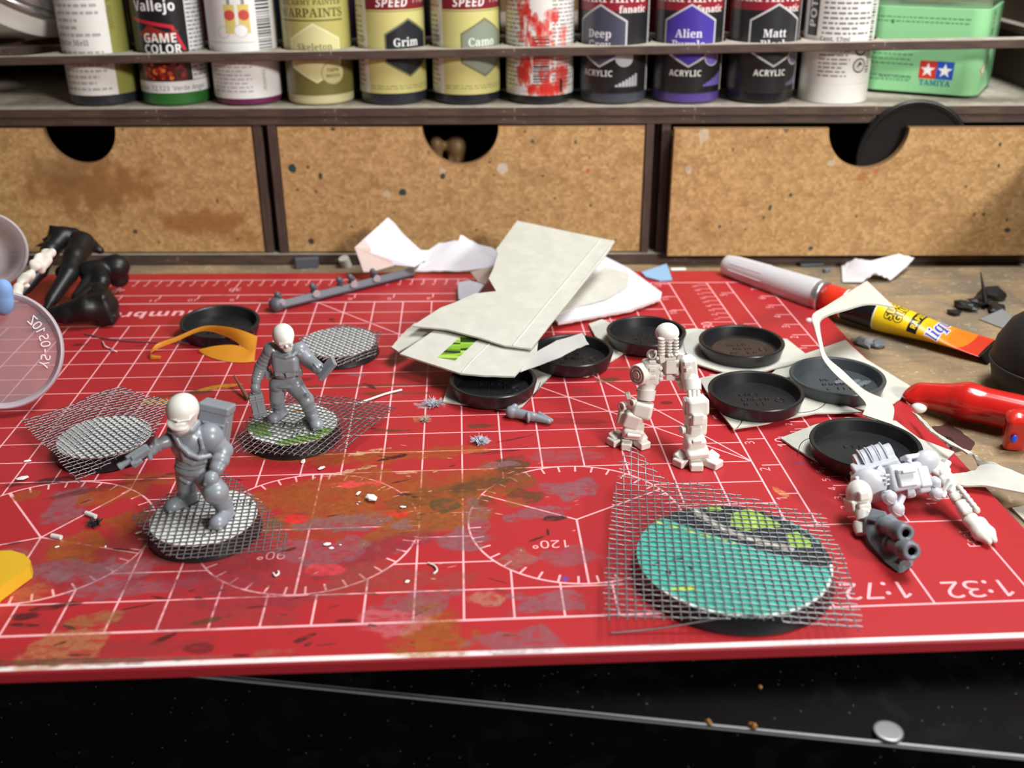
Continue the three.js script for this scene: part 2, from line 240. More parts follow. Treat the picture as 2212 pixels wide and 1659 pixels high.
// paint stains on the mat: pixel in the photograph, half sizes (cm), turn, colour, strength, coarseness
const RUST = [150, 78, 34], BROWN = [92, 62, 40], GREY = [128, 96, 104], DARK = [66, 30, 30], OCHRE = [196, 140, 44], CREAM = [206, 170, 130], PINK = [226, 72, 78], PLUM = [132, 48, 58];
const STAINS = [
  [90, 1250, 2.2, 0.8, 0, [120, 52, 56], 0.45, 1.2], [320, 1190, 2.0, 0.6, 0, [126, 58, 58], 0.4, 1.4], [640, 1280, 1.8, 0.5, 0, [128, 60, 62], 0.4, 1.4], [250, 1400, 2.5, 0.35, 0, [120, 56, 52], 0.4, 1.6],
  [820, 1040, 3.2, 0.7, -0.15, [146, 76, 36], 0.75, 1.2], [690, 1130, 2.2, 0.7, -0.1, [140, 70, 40], 0.6, 1.3], [960, 1120, 1.8, 0.6, -0.4, [142, 82, 40], 0.8, 1.4], [560, 1230, 2.2, 0.6, 0, [128, 60, 64], 0.5, 1.4], [380, 1330, 2.4, 0.5, 0, [130, 60, 62], 0.4, 1.4], [840, 1250, 1.6, 0.6, 0, [136, 72, 60], 0.5, 1.5], [200, 1200, 2.0, 0.9, 0, [140, 66, 62], 0.4, 1.3],
  [700, 1080, 2.6, 0.9, -0.25, RUST, 0.85, 1.6], [880, 1090, 2.4, 0.8, -0.3, RUST, 0.9, 1.8], [1000, 1060, 2.0, 0.5, -0.3, [120, 72, 36], 0.9, 2], [640, 985, 2.4, 0.3, 0.05, RUST, 0.9, 2], [860, 985, 2.2, 0.35, -0.15, RUST, 0.75, 2.2],
  [1110, 1010, 0.55, 0.55, 0, BROWN, 0.95, 2], [1060, 1045, 0.9, 0.3, -0.2, BROWN, 0.9, 2.4], [1130, 1070, 0.5, 0.3, 0, BROWN, 0.9, 3], [960, 1090, 0.35, 0.28, 0, [84, 72, 44], 0.9, 2], [1040, 1085, 0.35, 0.3, 0, [96, 66, 38], 0.9, 2],
  [900, 1140, 2.2, 0.45, -0.35, [138, 80, 40], 0.8, 2], [820, 1190, 1.6, 0.35, -0.5, PLUM, 0.7, 2], [760, 1130, 1.4, 0.4, 0, GREY, 0.7, 2.2], [700, 1190, 1.5, 0.5, 0.1, GREY, 0.6, 2.4], [990, 1170, 0.8, 0.5, 0, GREY, 0.75, 2], [1030, 1110, 0.35, 0.8, 0, GREY, 0.55, 2.4],
  [940, 1370, 0.75, 1.15, 0.15, RUST, 0.95, 1.5], [900, 1300, 0.9, 0.5, -0.2, GREY, 0.6, 2], [840, 1340, 0.7, 0.4, 0, [188, 130, 140], 0.5, 2], [1180, 1300, 0.9, 0.4, 0, GREY, 0.7, 2], [1130, 1380, 1.0, 0.4, 0, GREY, 0.65, 2], [1050, 1290, 0.4, 0.3, 0.5, [170, 140, 110], 0.6, 3],
  [1235, 1055, 0.75, 0.5, 0, GREY, 0.75, 1.6], [1160, 1110, 0.7, 0.35, -0.3, GREY, 0.7, 2], [1220, 1200, 1.0, 0.35, 0, GREY, 0.55, 2], [1120, 1205, 0.4, 0.35, 0, [150, 92, 86], 0.8, 2.5], [1070, 1005, 0.7, 0.2, -0.1, GREY, 0.8, 2.5], [1210, 985, 1.1, 0.3, 0, GREY, 0.45, 2],
  [150, 1080, 0.5, 1.2, 0.1, GREY, 0.7, 1.6], [170, 1170, 0.8, 0.75, 0, RUST, 0.95, 1.6], [260, 1065, 0.9, 0.5, -0.4, RUST, 0.75, 2], [330, 1035, 1.2, 0.3, 0.1, RUST, 0.7, 2], [60, 1070, 0.5, 0.25, -0.2, RUST, 0.8, 2.2], [280, 1130, 0.4, 0.6, 0.2, RUST, 0.8, 2], [100, 1040, 0.9, 0.2, -0.2, DARK, 0.8, 2], [240, 1050, 1.5, 0.15, -0.35, [96, 44, 36], 0.6, 2],
  [130, 1230, 1.4, 0.4, -0.1, GREY, 0.6, 2], [230, 1240, 1.2, 0.45, -0.2, GREY, 0.6, 2], [300, 1270, 1.6, 0.3, -0.1, GREY, 0.6, 2], [420, 1260, 1.4, 0.4, 0, PLUM, 0.6, 2], [60, 1280, 0.5, 0.4, 0, [176, 120, 70], 0.5, 3], [540, 1300, 1.2, 0.3, 0, PLUM, 0.5, 2], [20, 1200, 0.6, 0.4, 0, [150, 140, 120], 0.35, 2],
  [150, 1400, 0.9, 0.55, -0.5, [168, 110, 72], 0.85, 2], [210, 1340, 1.0, 0.25, -0.3, [150, 112, 66], 0.7, 2.4], [60, 1330, 0.3, 0.12, 0, DARK, 0.8, 2], [60, 1350, 0.35, 0.06, 0.1, DARK, 0.8, 2], [120, 1310, 0.5, 0.08, -0.2, DARK, 0.85, 2], [350, 1380, 0.35, 0.1, -0.6, DARK, 0.8, 2], [450, 1340, 0.35, 0.1, -0.3, BROWN, 0.85, 2], [600, 1130, 0.5, 0.15, -0.2, [104, 76, 44], 0.8, 2], [665, 1375, 0.25, 0.09, -0.6, DARK, 0.8, 2],
  [435, 1400, 0.3, 0.15, 0, DARK, 0.5, 2], [580, 1410, 0.4, 0.2, -0.3, [150, 100, 70], 0.5, 2.5], [30, 1432, 3.0, 0.12, 0.02, [96, 66, 52], 0.8, 2.2], [300, 1425, 2.0, 0.08, 0, [140, 96, 84], 0.5, 2], [1340, 1395, 1.2, 0.06, 0, [120, 90, 96], 0.6, 2],
  [400, 850, 0.9, 0.16, -0.25, BROWN, 0.85, 2.4], [480, 835, 0.85, 0.13, -0.28, OCHRE, 0.95, 2], [560, 815, 0.4, 0.1, -0.3, [120, 84, 40], 0.9, 2], [330, 868, 0.55, 0.2, 0.2, [188, 152, 56], 0.95, 2], [690, 835, 2.6, 0.13, 0.02, BROWN, 0.6, 1.6], [840, 850, 1.4, 0.1, 0.02, BROWN, 0.7, 2], [240, 850, 0.5, 0.25, 0, [110, 78, 70], 0.4, 2],
  [935, 875, 0.4, 0.3, 0, [168, 160, 166], 0.9, 3], [915, 905, 0.35, 0.2, 0.5, [198, 140, 90], 0.7, 3], [1030, 975, 0.4, 0.2, 0, [176, 96, 60], 0.9, 3], [1040, 950, 0.25, 0.25, 0.6, [176, 178, 192], 0.9, 3],
  [1310, 820, 0.45, 0.22, 0, BROWN, 0.85, 2], [1330, 795, 0.7, 0.13, 0.05, [128, 62, 44], 0.6, 2], [1240, 910, 1.7, 0.16, 0.1, [120, 34, 32], 0.55, 2], [1260, 845, 0.3, 0.2, 0, [120, 60, 60], 0.4, 2], [1440, 870, 0.16, 0.1, 0, DARK, 0.6, 2], [1285, 965, 0.3, 0.1, 0, BROWN, 0.7, 2], [1030, 920, 0.5, 0.15, 0, BROWN, 0.8, 2.2],
  [740, 1020, 0.8, 0.1, -0.35, CREAM, 0.8, 6], [800, 975, 0.7, 0.12, -0.3, CREAM, 0.8, 7], [880, 1020, 0.3, 0.08, 0, CREAM, 0.7, 7], [650, 1120, 0.5, 0.25, 0, [224, 40, 44], 0.8, 2], [860, 1110, 0.4, 0.2, 0, [224, 44, 44], 0.6, 2], [760, 1045, 0.6, 0.25, 0, PINK, 0.8, 2], [700, 1230, 0.5, 0.2, 0, PINK, 0.6, 2],
  [850, 930, 0.6, 0.12, 0.05, BROWN, 0.9, 2.2], [840, 990, 0.45, 0.09, -0.35, DARK, 0.95, 2], [800, 835, 0.35, 0.08, 0.8, DARK, 0.8, 2.2], [790, 700, 1.0, 0.12, -0.6, [120, 40, 40], 0.4, 2], [1100, 950, 0.8, 0.07, -0.35, [110, 30, 30], 0.9, 2.4], [1080, 975, 0.9, 0.05, -0.1, DARK, 0.8, 2.4], [1195, 1120, 0.28, 0.14, 0, [58, 36, 36], 0.9, 3], [1183, 1150, 0.05, 0.2, 0, [58, 36, 36], 0.9, 2], [1155, 1165, 0.3, 0.06, -0.5, DARK, 0.8, 2],
  [1680, 1060, 0.1, 0.3, -0.5, [196, 130, 80], 0.8, 3], [1725, 1000, 0.2, 0.08, 0, [120, 60, 130], 0.6, 3], [1222, 1250, 0.08, 0.1, 0, [110, 70, 170], 0.9, 3], [170, 745, 0.35, 0.12, 0, DARK, 0.6, 3], [130, 730, 0.3, 0.1, -0.3, [90, 30, 34], 0.6, 2], [830, 770, 1.0, 0.06, -0.5, [110, 36, 36], 0.6, 2], [960, 790, 0.7, 0.25, 0, [120, 32, 34], 0.35, 2],
  [470, 640, 0.9, 0.08, -0.5, [110, 36, 40], 0.5, 2], [620, 700, 0.5, 0.05, -0.5, DARK, 0.5, 2], [715, 690, 0.12, 0.25, -0.4, DARK, 0.7, 2.4], [790, 645, 0.7, 0.05, -0.25, DARK, 0.6, 2], [660, 820, 0.3, 0.15, 0, [90, 30, 30], 0.5, 2], [770, 810, 0.3, 0.12, 0.2, GREY, 0.6, 3],
];
{ seed = 515; for (let i = 0; i < 90; i++) { const x = rr(20, 1150), y = rr(880, 1420); STAINS.push([x, y, rr(0.06, 0.34), rr(0.015, 0.05), rr(-0.7, 0.5), [DARK, BROWN, [48, 34, 34], [120, 60, 50]][i % 4], rr(0.5, 0.95), 3]); } for (let i = 0; i < 26; i++) STAINS.push([rr(150, 1200), rr(650, 900), rr(0.05, 0.3), rr(0.015, 0.04), rr(-0.7, 0.5), [100, 34, 36], rr(0.4, 0.8), 3]); for (let i = 0; i < 60; i++) STAINS.push([rr(400, 1250), rr(960, 1250), rr(0.02, 0.12), rr(0.01, 0.03), rr(-0.8, 0.4), CREAM, rr(0.4, 0.9), 4]); }
function drawMat(x0, x1, z0, z1, w, h) {
  const s = w / (x1 - x0), sz = h / (z1 - z0);
  return tex(canvas(w, h, (c) => {
    c.fillStyle = 'rgb(' + RED + ')'; c.fillRect(0, 0, w, h);
    c.save(); c.scale(s, sz); c.translate(-x0, -z0);
    const INK = 'rgba(246,190,196,0.95)';
    const line = (X0, Z0, X1, Z1, t = 0.045) => { c.strokeStyle = INK; c.lineWidth = t; c.beginPath(); const n = 16; for (let i = 0; i <= n; i++) { const [a, b] = warp(lerp(X0, X1, i / n), lerp(Z0, Z1, i / n)); i ? c.lineTo(a, b) : c.moveTo(a, b); } c.stroke(); };
    const text = (t, X, Z, size, rot, font = 'sans-serif', weight = '') => { const [a, b] = warp(X, Z); c.save(); c.translate(a, b); c.rotate(rot); c.scale(0.01, 0.01); c.fillStyle = INK; c.font = weight + ' ' + size * 100 + 'px ' + font; c.textAlign = 'center'; c.textBaseline = 'middle'; c.fillText(t, 0, 0); c.restore(); };
    const circles = [[-9.42, 14.5, 72], [-3.46, 14.5, 90], [2.56, 14.46, 120], [-15.4, 14.5, 60]], R = 2.47;
    for (let X = -16; X <= 7; X++) line(X, X < -7.5 ? 2 : 0, X, 18);
    for (let Z = 0; Z <= 18; Z++) line(Z === 1 ? -7 : -16, Z, Z > 14 && Z < 18 ? 7 : 7, Z, Z === 18 || Z === 0 ? 0.07 : 0.045);
    line(-5, 0, 7, 12); line(7, 12, 0.07, 0);
    // round protractors
    for (const [cx, cz, a] of circles) {
      const [wx, wz] = warp(cx, cz);
      c.fillStyle = 'rgb(' + RED + ')'; c.beginPath(); c.arc(wx, wz, R, 0, 7); c.fill();
      c.strokeStyle = INK; c.lineWidth = 0.05; c.beginPath(); c.arc(wx, wz, R, 0, 7); c.stroke();
      for (let k = 0; k < 36; k++) { const t = k * Math.PI / 18 + 0.087, r = R - 0.27; c.beginPath(); c.moveTo(wx + R * Math.cos(t), wz + R * Math.sin(t)); c.lineTo(wx + r * Math.cos(t), wz + r * Math.sin(t)); c.stroke(); }
      for (let t = 90; t < 450; t += a) { c.beginPath(); c.moveTo(wx, wz); c.lineTo(wx + R * Math.cos(t * Math.PI / 180), wz + R * Math.sin(t * Math.PI / 180)); c.stroke(); }
    }
    text('90°', -4.15, 15.52, 0.42, Math.PI, 'sans-serif'); text('120°', 1.93, 15.42, 0.42, Math.PI);
    text('o', 5.42, 11.5, 0.28, Math.PI); text('3', 6.72, 9.5, 0.36, Math.PI);
    // right-hand scales
    for (const X of [7, 7.68]) line(X, -1.8, X, X === 7 ? 18 : 15);
    line(9.05, -1.8, 9.05, 18); line(9.78, -1.8, 9.78, 15); line(11.15, -1.8, 11.15, 18); line(7, 15, 11.15, 15); line(7, 18, 12.2, 18, 0.06); line(7, -1.8, 11.15, -1.8, 0.06);
    for (let k = 1; k < 13; k++) { const Z = 15 - 1.389 * k; if (Z < -1.7) break; line(7.2, Z, 7.68, Z); text(String(k), 7.22, Z + 0.2, 0.34, -Math.PI / 2); }
    for (let k = 1; k < 40; k++) { const Z = 15 - 0.4233 * k; if (Z < -1.7) break; const ten = k % 10 === 0; line(ten ? 8.05 : 8.62, Z, 9.05, Z, 0.035); text(String(ten ? k : k % 10), ten ? 8.1 : 8.55, Z + (ten ? 0.3 : 0.14), ten ? 0.5 : 0.26, -Math.PI / 2); }
    for (let k = 1; k < 6; k++) { const Z = 15 - 3.125 * k; line(9.3, Z, 9.78, Z); text(String(k), 9.35, Z + 0.22, 0.34, -Math.PI / 2); }
    for (let k = 1; k < 18; k++) { const Z = 15 - 0.9525 * k; if (Z < -1.7) break; line(10.6, Z, 11.15, Z); text(String(k % 10), 10.62, Z + 0.2, 0.34, -Math.PI / 2); }
    text('1:72', 8.05, 17.5, 0.78, Math.PI); text('1:32', 10.15, 17.55, 0.78, Math.PI); text('Feet', 10.82, 15.75, 0.36, -Math.PI / 2);
    // far scales
    line(-14, -2.35, 5.5, -2.35, 0.06); line(-14, -0.8, 5.5, -0.8, 0.06); line(-14, 0, 7, 0, 0.07);
    for (let k = 0; k < 44; k++) { const X = 4.6 - 0.4233 * k, ten = k % 10 === 0; line(X, -2.35, X - (ten ? 0.12 : 0.03), ten ? -1.1 : -1.95, 0.04); text(String(ten ? k : k % 10), X - (ten ? 0.05 : 0.06), ten ? -1.35 : -1.82, ten ? 0.42 : 0.26, Math.PI); }
    for (let k = 0; k < 14; k++) { const X = 4.6 - 1.389 * k; line(X, -0.8, X - 0.02, -0.4, 0.04); text(String(k), X - 0.16, -0.32, 0.32, Math.PI); }
    text('Humbrol', -10.55, 0.98, 0.82, Math.PI, 'sans-serif', 'bold');
    // white border along the edge
    c.strokeStyle = 'rgb(236,226,226)'; c.lineWidth = 0.17; c.beginPath(); c.moveTo(-17.6, 18.93); c.lineTo(4, 19.04); c.lineTo(12.5, 19.08); c.stroke();
    c.restore();
    const im = c.getImageData(0, 0, w, h), d = im.data;
    const px = new Float32Array(w * h * 0);
    for (let y = 0, i = 0; y < h; y++) for (let x = 0; x < w; x++, i += 4) { const n = 0.965 + 0.07 * hash(x, y, 3); d[i] *= n; d[i + 1] *= n; d[i + 2] *= n; }
    for (const [sx, sy, rx, rz, a, col, op, f] of STAINS) {
      const p = G(sx, sy), m = Math.max(rx, rz) * 1.7, ca = Math.cos(a), sa = Math.sin(a);
      const ax = Math.max(0, Math.floor((p.x - m - x0) * s)), bx = Math.min(w, Math.ceil((p.x + m - x0) * s)), ay = Math.max(0, Math.floor((p.z - m - z0) * sz)), by = Math.min(h, Math.ceil((p.z + m - z0) * sz));
      for (let y = ay; y < by; y++) for (let x = ax; x < bx; x++) {
        const X = x / s + x0, Z = y / sz + z0, u = X - p.x, v = Z - p.z, e = Math.hypot((u * ca + v * sa) / rx, (v * ca - u * sa) / rz);
        if (e > 1.7) continue;
        const q = e + (fbm(X * f + sx, Z * f, 7, 4) - 0.5) * 1.6;
        let k = (1 - smooth(0.72, 1.0, q)); if (k <= 0) continue;
        const worn = fbm(X * 5 + sy, Z * 9, 17, 3), spot = noise(X * 30, Z * 30, 31);
        k *= op * (1 - 0.6 * smooth(0.54, 0.72, worn)) * (1 - 0.4 * smooth(0.75, 0.9, spot));
        const i = (y * w + x) * 4, ink = smooth(150, 200, d[i + 1]) * 0.45; k *= 1 - ink;
        const t = 0.9 + 0.2 * fbm(X * 12, Z * 12, 71, 2);
        d[i] = lerp(d[i], col[0] * t, k); d[i + 1] = lerp(d[i + 1], col[1] * t, k); d[i + 2] = lerp(d[i + 2], col[2] * t, k);
      }
    }
    c.putImageData(im, 0, 0);
  }));
}
const MAT_OUT = [[-17.6, -4.0], [12.25, -2.5], [12.66, 19.18], [-17.6, 19.02]];
{
  const t = thing('cutting_mat', 'red hobby cutting mat with pale grid, scales, round protractors and dried paint', 'cutting mat');
  const round = (poly, r) => poly.flatMap((p, i) => { const a = poly[(i + poly.length - 1) % poly.length], b = poly[(i + 1) % poly.length], da = V(a[0] - p[0], a[1] - p[1], 0).normalize(), db = V(b[0] - p[0], b[1] - p[1], 0).normalize(); return [0, 0.25, 0.5, 0.75, 1].map((k) => { const u = (1 - k) ** 2 * r, v = k * k * r; return [p[0] + da.x * u + db.x * v, p[1] + da.y * u + db.y * v]; }); });
  part('mat_body', slab(round(MAT_OUT, 0.5), -0.28, 0.278, 0.05), M(0x9c242d, 0.5), t);
  const mid = -2.5, lim = 0.035;
  [[MX0, mid, MAT_OUT[0], [mid, -3.24], [mid, 19.1], MAT_OUT[3]], [mid, MX1, [mid, -3.24], MAT_OUT[1], MAT_OUT[2], [mid, 19.1]]].forEach(([x0, x1, ...q], i) => {
    let poly = q.map(([x, z]) => [clamp(x, -17.57, 12.6), z > 10 ? z - lim : z + lim]);
    const sh = new THREE.Shape(poly.map(([x, z]) => new THREE.Vector2(x, -z)));
    const g = new THREE.ShapeGeometry(sh).rotateX(-Math.PI / 2), p = g.attributes.position, uv = g.attributes.uv;
    for (let k = 0; k < p.count; k++) uv.setXY(k, (p.getX(k) - x0) / (x1 - x0), 1 - (p.getZ(k) - MZ0) / (MZ1 - MZ0));
    part('printed_surface', g, M(0xffffff, 0.42, { map: drawMat(x0, x1, MZ0, MZ1, 2048, 2048), specularIntensity: 0.6 }), t);
  });
}

// ------------------------------------------------------------------ the paint rack with drawers
const RACK_TURN = -0.062, rack = thing('paint_rack', 'brown laser-cut paint rack with bottle shelves above three tan drawers', 'rack', [0, -0.3, -4.95], RACK_TURN);
const R0 = -22.4, R1 = 22.8, RD = -13;
const SHELF = 6.08, BOTX = (k) => -13.62 + 2.792 * k;
{
  const rect = (x0, x1, z0, z1) => [[x0, z1], [x1, z1], [x1, z0], [x0, z0]];
  const plate = (name, poly, y, t, holes) => part(name, slab(poly, y, t, 0.025, holes), [mDust, mBrown], rack);
  plate('shelf_board', rect(R0, R1, RD, 0.06), 5.76, 0.32);
  plate('shelf_board', rect(R0, R1, RD, 0.0), 5.45, 0.3);
  const holes = []; for (let k = -2; k < 13; k++) for (const z of [-1.62, -4.7]) if (BOTX(k) > R0 + 1.5 && BOTX(k) < R1 - 1.5 && !(k > 10)) holes.push(circle2(BOTX(k), z, 1.36));
  holes.push([[15.62, -0.8], [22.0, -0.8], [22.0, -7.3], [15.62, -7.3]]);
  const top = plate('bottle_holder_board', rect(R0, R1, RD, 0.04), 0, 0.3, holes); top.position.set(0, 7.86, 0); top.rotation.z = 0.012;
  plate('base_board', rect(R0, R1, RD, 0.12), 0.02, 0.42);
  for (const [x, w, z] of [[-7.5, 0.3, 0.0], [-6.93, 0.32, 0.04], [7.25, 0.3, 0.04], [7.86, 0.32, 0.0], [R0 + 0.15, 0.3, 0], [R1 - 0.15, 0.3, 0]]) part('upright', at(box(w, 5.0, 12.9 + z, 0.02), [x, 2.945, RD / 2 + z / 2]), mBrown, rack);
  for (const [x, z] of [[-7.2, -0.3], [7.56, -0.3]]) part('spacer', at(box(0.26, 5.0, 12.4, 0.02), [x, 2.945, RD / 2 + z]), mBrown, rack);
  for (const x of [R0 + 0.15, R1 - 0.15]) part('side_panel', at(box(0.3, 8, 12.9, 0.02), [x, 9.9, RD / 2]), mBrown, rack);
  part('back_panel', at(box(R1 - R0, 13.9, 0.3, 0.02), [(R0 + R1) / 2, 7, RD - 0.16]), mPanelSide, rack);
  const DARKS = [40, 44, 40], PALE = [206, 200, 190], TEAL = [36, 58, 56];
  const spots = (n, s) => { seed = s; return Array.from({ length: n }, () => [rr(0.3, 13.5), rr(0.2, 5), rr(0.03, 0.09), rr(0.03, 0.1), rnd() < 0.7 ? DARKS : [120, 80, 44], rr(0.5, 0.9), 3]); };
  const drawers = [
    { x0: -21.45, x1: -7.7, cut: -14.2, r: 1.36, z: 0, s: [[7.5, 2.6, 3.6, 1.2, [140, 96, 50], 0.8, 2.2], [11.4, 1.2, 2.2, 0.6, [142, 92, 44], 0.7, 2.4], [6.2, 3.2, 1.4, 0.9, [124, 88, 52], 0.5, 2.6], [13.0, 0.5, 0.9, 0.4, [150, 104, 52], 0.5, 3]], n: 8 },
    { x0: -6.74, x1: 7.06, cut: 0.15, r: 1.42, z: 0, s: [[6.15, 3.0, 0.12, 0.13, TEAL, 0.9, 3], [6.15, 3.2, 0.14, 0.1, PALE, 0.6, 3], [8.5, 3.3, 0.28, 0.26, PALE, 0.75, 3], [4.6, 2.35, 0.16, 0.15, TEAL, 0.95, 3], [4.0, 2.3, 0.14, 0.13, PALE, 0.6, 3], [0.42, 3.3, 0.16, 0.2, TEAL, 0.95, 3], [1.5, 3.0, 0.1, 0.14, TEAL, 0.9, 3], [0.9, 0.45, 0.16, 0.16, [60, 46, 34], 0.9, 3], [8.4, 4.9, 0.6, 0.2, [190, 140, 66], 0.6, 3], [3.3, 5.0, 0.5, 0.2, PALE, 0.5, 3], [11.7, 3.2, 0.08, 0.1, [190, 70, 60], 0.7, 3], [9.6, 4.3, 0.1, 0.1, TEAL, 0.8, 3]], n: 30 },
    { x0: 8.06, x1: 21.9, cut: 15.2, r: 1.46, z: 0.62, s: [[1.1, 4.7, 0.22, 0.4, PALE, 0.6, 3], [0.6, 3.4, 0.14, 0.18, PALE, 0.7, 3], [4.1, 4.9, 0.14, 0.2, [110, 92, 70], 0.9, 3], [7.1, 3.1, 0.2, 0.2, [170, 110, 60], 0.7, 3], [7.6, 3.3, 0.15, 0.12, [190, 90, 60], 0.6, 3], [4.5, 2.4, 0.1, 0.1, TEAL, 0.8, 3], [12.9, 1.0, 0.14, 0.1, [40, 50, 50], 0.9, 3], [5.9, 3.6, 0.14, 0.12, PALE, 0.5, 3], [5.5, 0.3, 0.08, 0.08, TEAL, 0.8, 3]], n: 18 },
  ];
  drawers.forEach(({ x0, x1, cut, r, z, s, n }, i) => {
    const g = new THREE.Group(); g.name = 'drawer'; g.position.set(0, 0, z); rack.add(g);
    const sh = new THREE.Shape(), y0 = 0.5, y1 = 5.4; sh.moveTo(x0, y0); sh.lineTo(x1, y0); sh.lineTo(x1, y1); sh.lineTo(cut + r, y1); sh.absarc(cut, y1 - 0.02, r, 0, Math.PI, true); sh.lineTo(x0, y1);
    const fg = new THREE.ExtrudeGeometry(sh, { depth: 0.26, bevelEnabled: true, bevelThickness: 0.02, bevelSize: 0.02, bevelOffset: -0.02, bevelSegments: 1, curveSegments: 32 }); fg.translate(0, 0, -0.3);
    const p = fg.attributes.position, uv = fg.attributes.uv; for (let k = 0; k < p.count; k++) uv.setXY(k, (p.getX(k) - x0) / 14, (p.getY(k) - y0) / 5.25);
    part('drawer_front', fg, [M(0xffffff, 0.78, { map: hardboard(60 + i * 7, [...s, ...spots(n, 31 + i)]) }), mPanelSide], g);
    part('drawer_side', at(box(0.28, 4.5, 11, 0.02), [x0 + 0.16, 2.8, -5.82]), mPanelSide, g);
    part('drawer_side', at(box(0.28, 4.5, 11, 0.02), [x1 - 0.16, 2.8, -5.82]), mPanelSide, g);
    part('drawer_back', at(box(x1 - x0 - 0.6, 4.5, 0.28, 0.02), [(x0 + x1) / 2, 2.8, -11.2]), mPanelSide, g);
    part('drawer_bottom', at(box(x1 - x0 - 0.05, 0.2, 11, 0.02), [(x0 + x1) / 2, 0.62, -5.82]), mPanelSide, g);
  });
}
const rackPoint = (x, y, z) => V(x, y, z).applyAxisAngle(V(0, 1, 0), RACK_TURN).add(V(0, -0.3, -4.95));

// ------------------------------------------------------------------ paint bottles in the rack
const BR = 1.27, LABEL_H = 5.6;
// Label artwork is drawn in centimetres: x along the curved surface from the front, y up from the bottle's bottom.
function labelArt(base, draw) {
  const W = 1024, H = 704, sx = W / (2 * Math.PI * BR), sy = H / LABEL_H * 0.915;
  return tex(canvas(W, H, (c) => {
    c.fillStyle = base; c.fillRect(0, 0, W, H);
    const X = (x) => W / 2 + x * sx, Y = (y) => H - y * sy;
    const k = {
      c, rect: (x0, y0, x1, y1, f) => { c.fillStyle = f; c.fillRect(X(x0), Y(y1), (x1 - x0) * sx, (y1 - y0) * sy); },
      poly: (pts, f, s, lw = 0.05) => { c.beginPath(); pts.forEach(([x, y], i) => (i ? c.lineTo(X(x), Y(y)) : c.moveTo(X(x), Y(y)))); c.closePath(); if (f) { c.fillStyle = f; c.fill(); } if (s) { c.strokeStyle = s; c.lineWidth = lw * sx; c.stroke(); } },
      disc: (x, y, r, f, s, lw = 0.04) => { c.beginPath(); c.ellipse(X(x), Y(y), r * sx, r * sy, 0, 0, 7); if (f) { c.fillStyle = f; c.fill(); } if (s) { c.strokeStyle = s; c.lineWidth = lw * sx; c.stroke(); } },
      text: (t, x, y, size, f, font = 'sans-serif', weight = '', align = 'center', slant = 0) => { c.save(); c.translate(X(x), Y(y)); c.transform(1, 0, slant, 1, 0, 0); c.fillStyle = f; c.font = weight + ' ' + size * sy + 'px ' + font; c.textAlign = align; c.textBaseline = 'alphabetic'; c.fillText(t, 0, 0); c.restore(); },
      up: (t, x, y, size, f, weight = '') => { c.save(); c.translate(X(x), Y(y)); c.rotate(-Math.PI / 2); c.fillStyle = f; c.font = weight + ' ' + size * sx + 'px sans-serif'; c.fillText(t, 0, 0); c.restore(); },
      lines: (x0, x1, y0, y1, step, f, s) => { seed = s; for (let y = y1; y > y0; y -= step) { let x = x0; const end = x1 - (rnd() < 0.2 ? rr(0, (x1 - x0) * 0.5) : rr(0, 0.1)); while (x < end) { const w = rr(0.08, 0.3); k.rect(x, y - step * 0.42, Math.min(x + w, end), y, f); x += w + 0.06; } } },
      bars: (x0, x1, y0, y1, f, s) => { seed = s; for (let y = y0; y < y1;) { const w = rr(0.025, 0.09); k.rect(x0, y, x1, Math.min(y + w, y1), f); y += w + rr(0.03, 0.07); } },
      hex: (x, y0, y1, w, f, s) => k.poly([[x, y1], [x + w, y1 - w * 0.62], [x + w, y0 + w * 0.62], [x, y0], [x - w, y0 + w * 0.62], [x - w, y1 - w * 0.62]], f, s, 0.07),
      smear: (pts, f, s) => { seed = s; for (const [x, y, rx, ry, a] of pts) for (let i = 0; i < 46; i++) { c.globalAlpha = a * rr(0.2, 0.55); c.fillStyle = f; c.beginPath(); c.ellipse(X(x + rr(-rx, rx)), Y(y + rr(-ry, ry)), rr(0.03, 0.16) * sx, rr(0.05, 0.28) * sy, rr(-0.4, 0.4), 0, 7); c.fill(); } c.globalAlpha = 1; },
    };
    draw(k);
  }));
}
const RED_PAINT = '#cc2a22', BRAND = 'sans-serif';
const SPEED = (hex, word, wordC) => (k) => {
  k.rect(-4, 0.45, -0.83, 5.6, '#e6e5df'); k.lines(-2.6, -1.0, 0.7, 5.2, 0.19, '#9a9a98', 5); k.text('CEL', -1.12, 2.55, 0.24, '#555', BRAND, 'bold');
  k.rect(-0.83, 0.45, 4, 5.6, '#cfc982'); k.rect(-0.83, 3.72, 4, 4.5, '#7c2430'); k.rect(-0.83, 3.64, 4, 3.68, '#8d8a58');
  k.text('SPEED', 0.2, 3.82, 0.46, '#f0e9e6', BRAND, 'bold', 'center', -0.18); k.text('PAINT', 1.55, 3.95, 0.42, '#d9b8b4', BRAND, '', 'center', -0.18);
  k.hex(0.82, 1.15, 3.35, 0.9, hex, '#7a795a'); k.text(word, 0.72, 2.32, 0.44, wordC, 'serif', 'bold'); k.lines(-0.75, 1.9, 0.66, 0.8, 0.1, '#9b9663', 7);
};
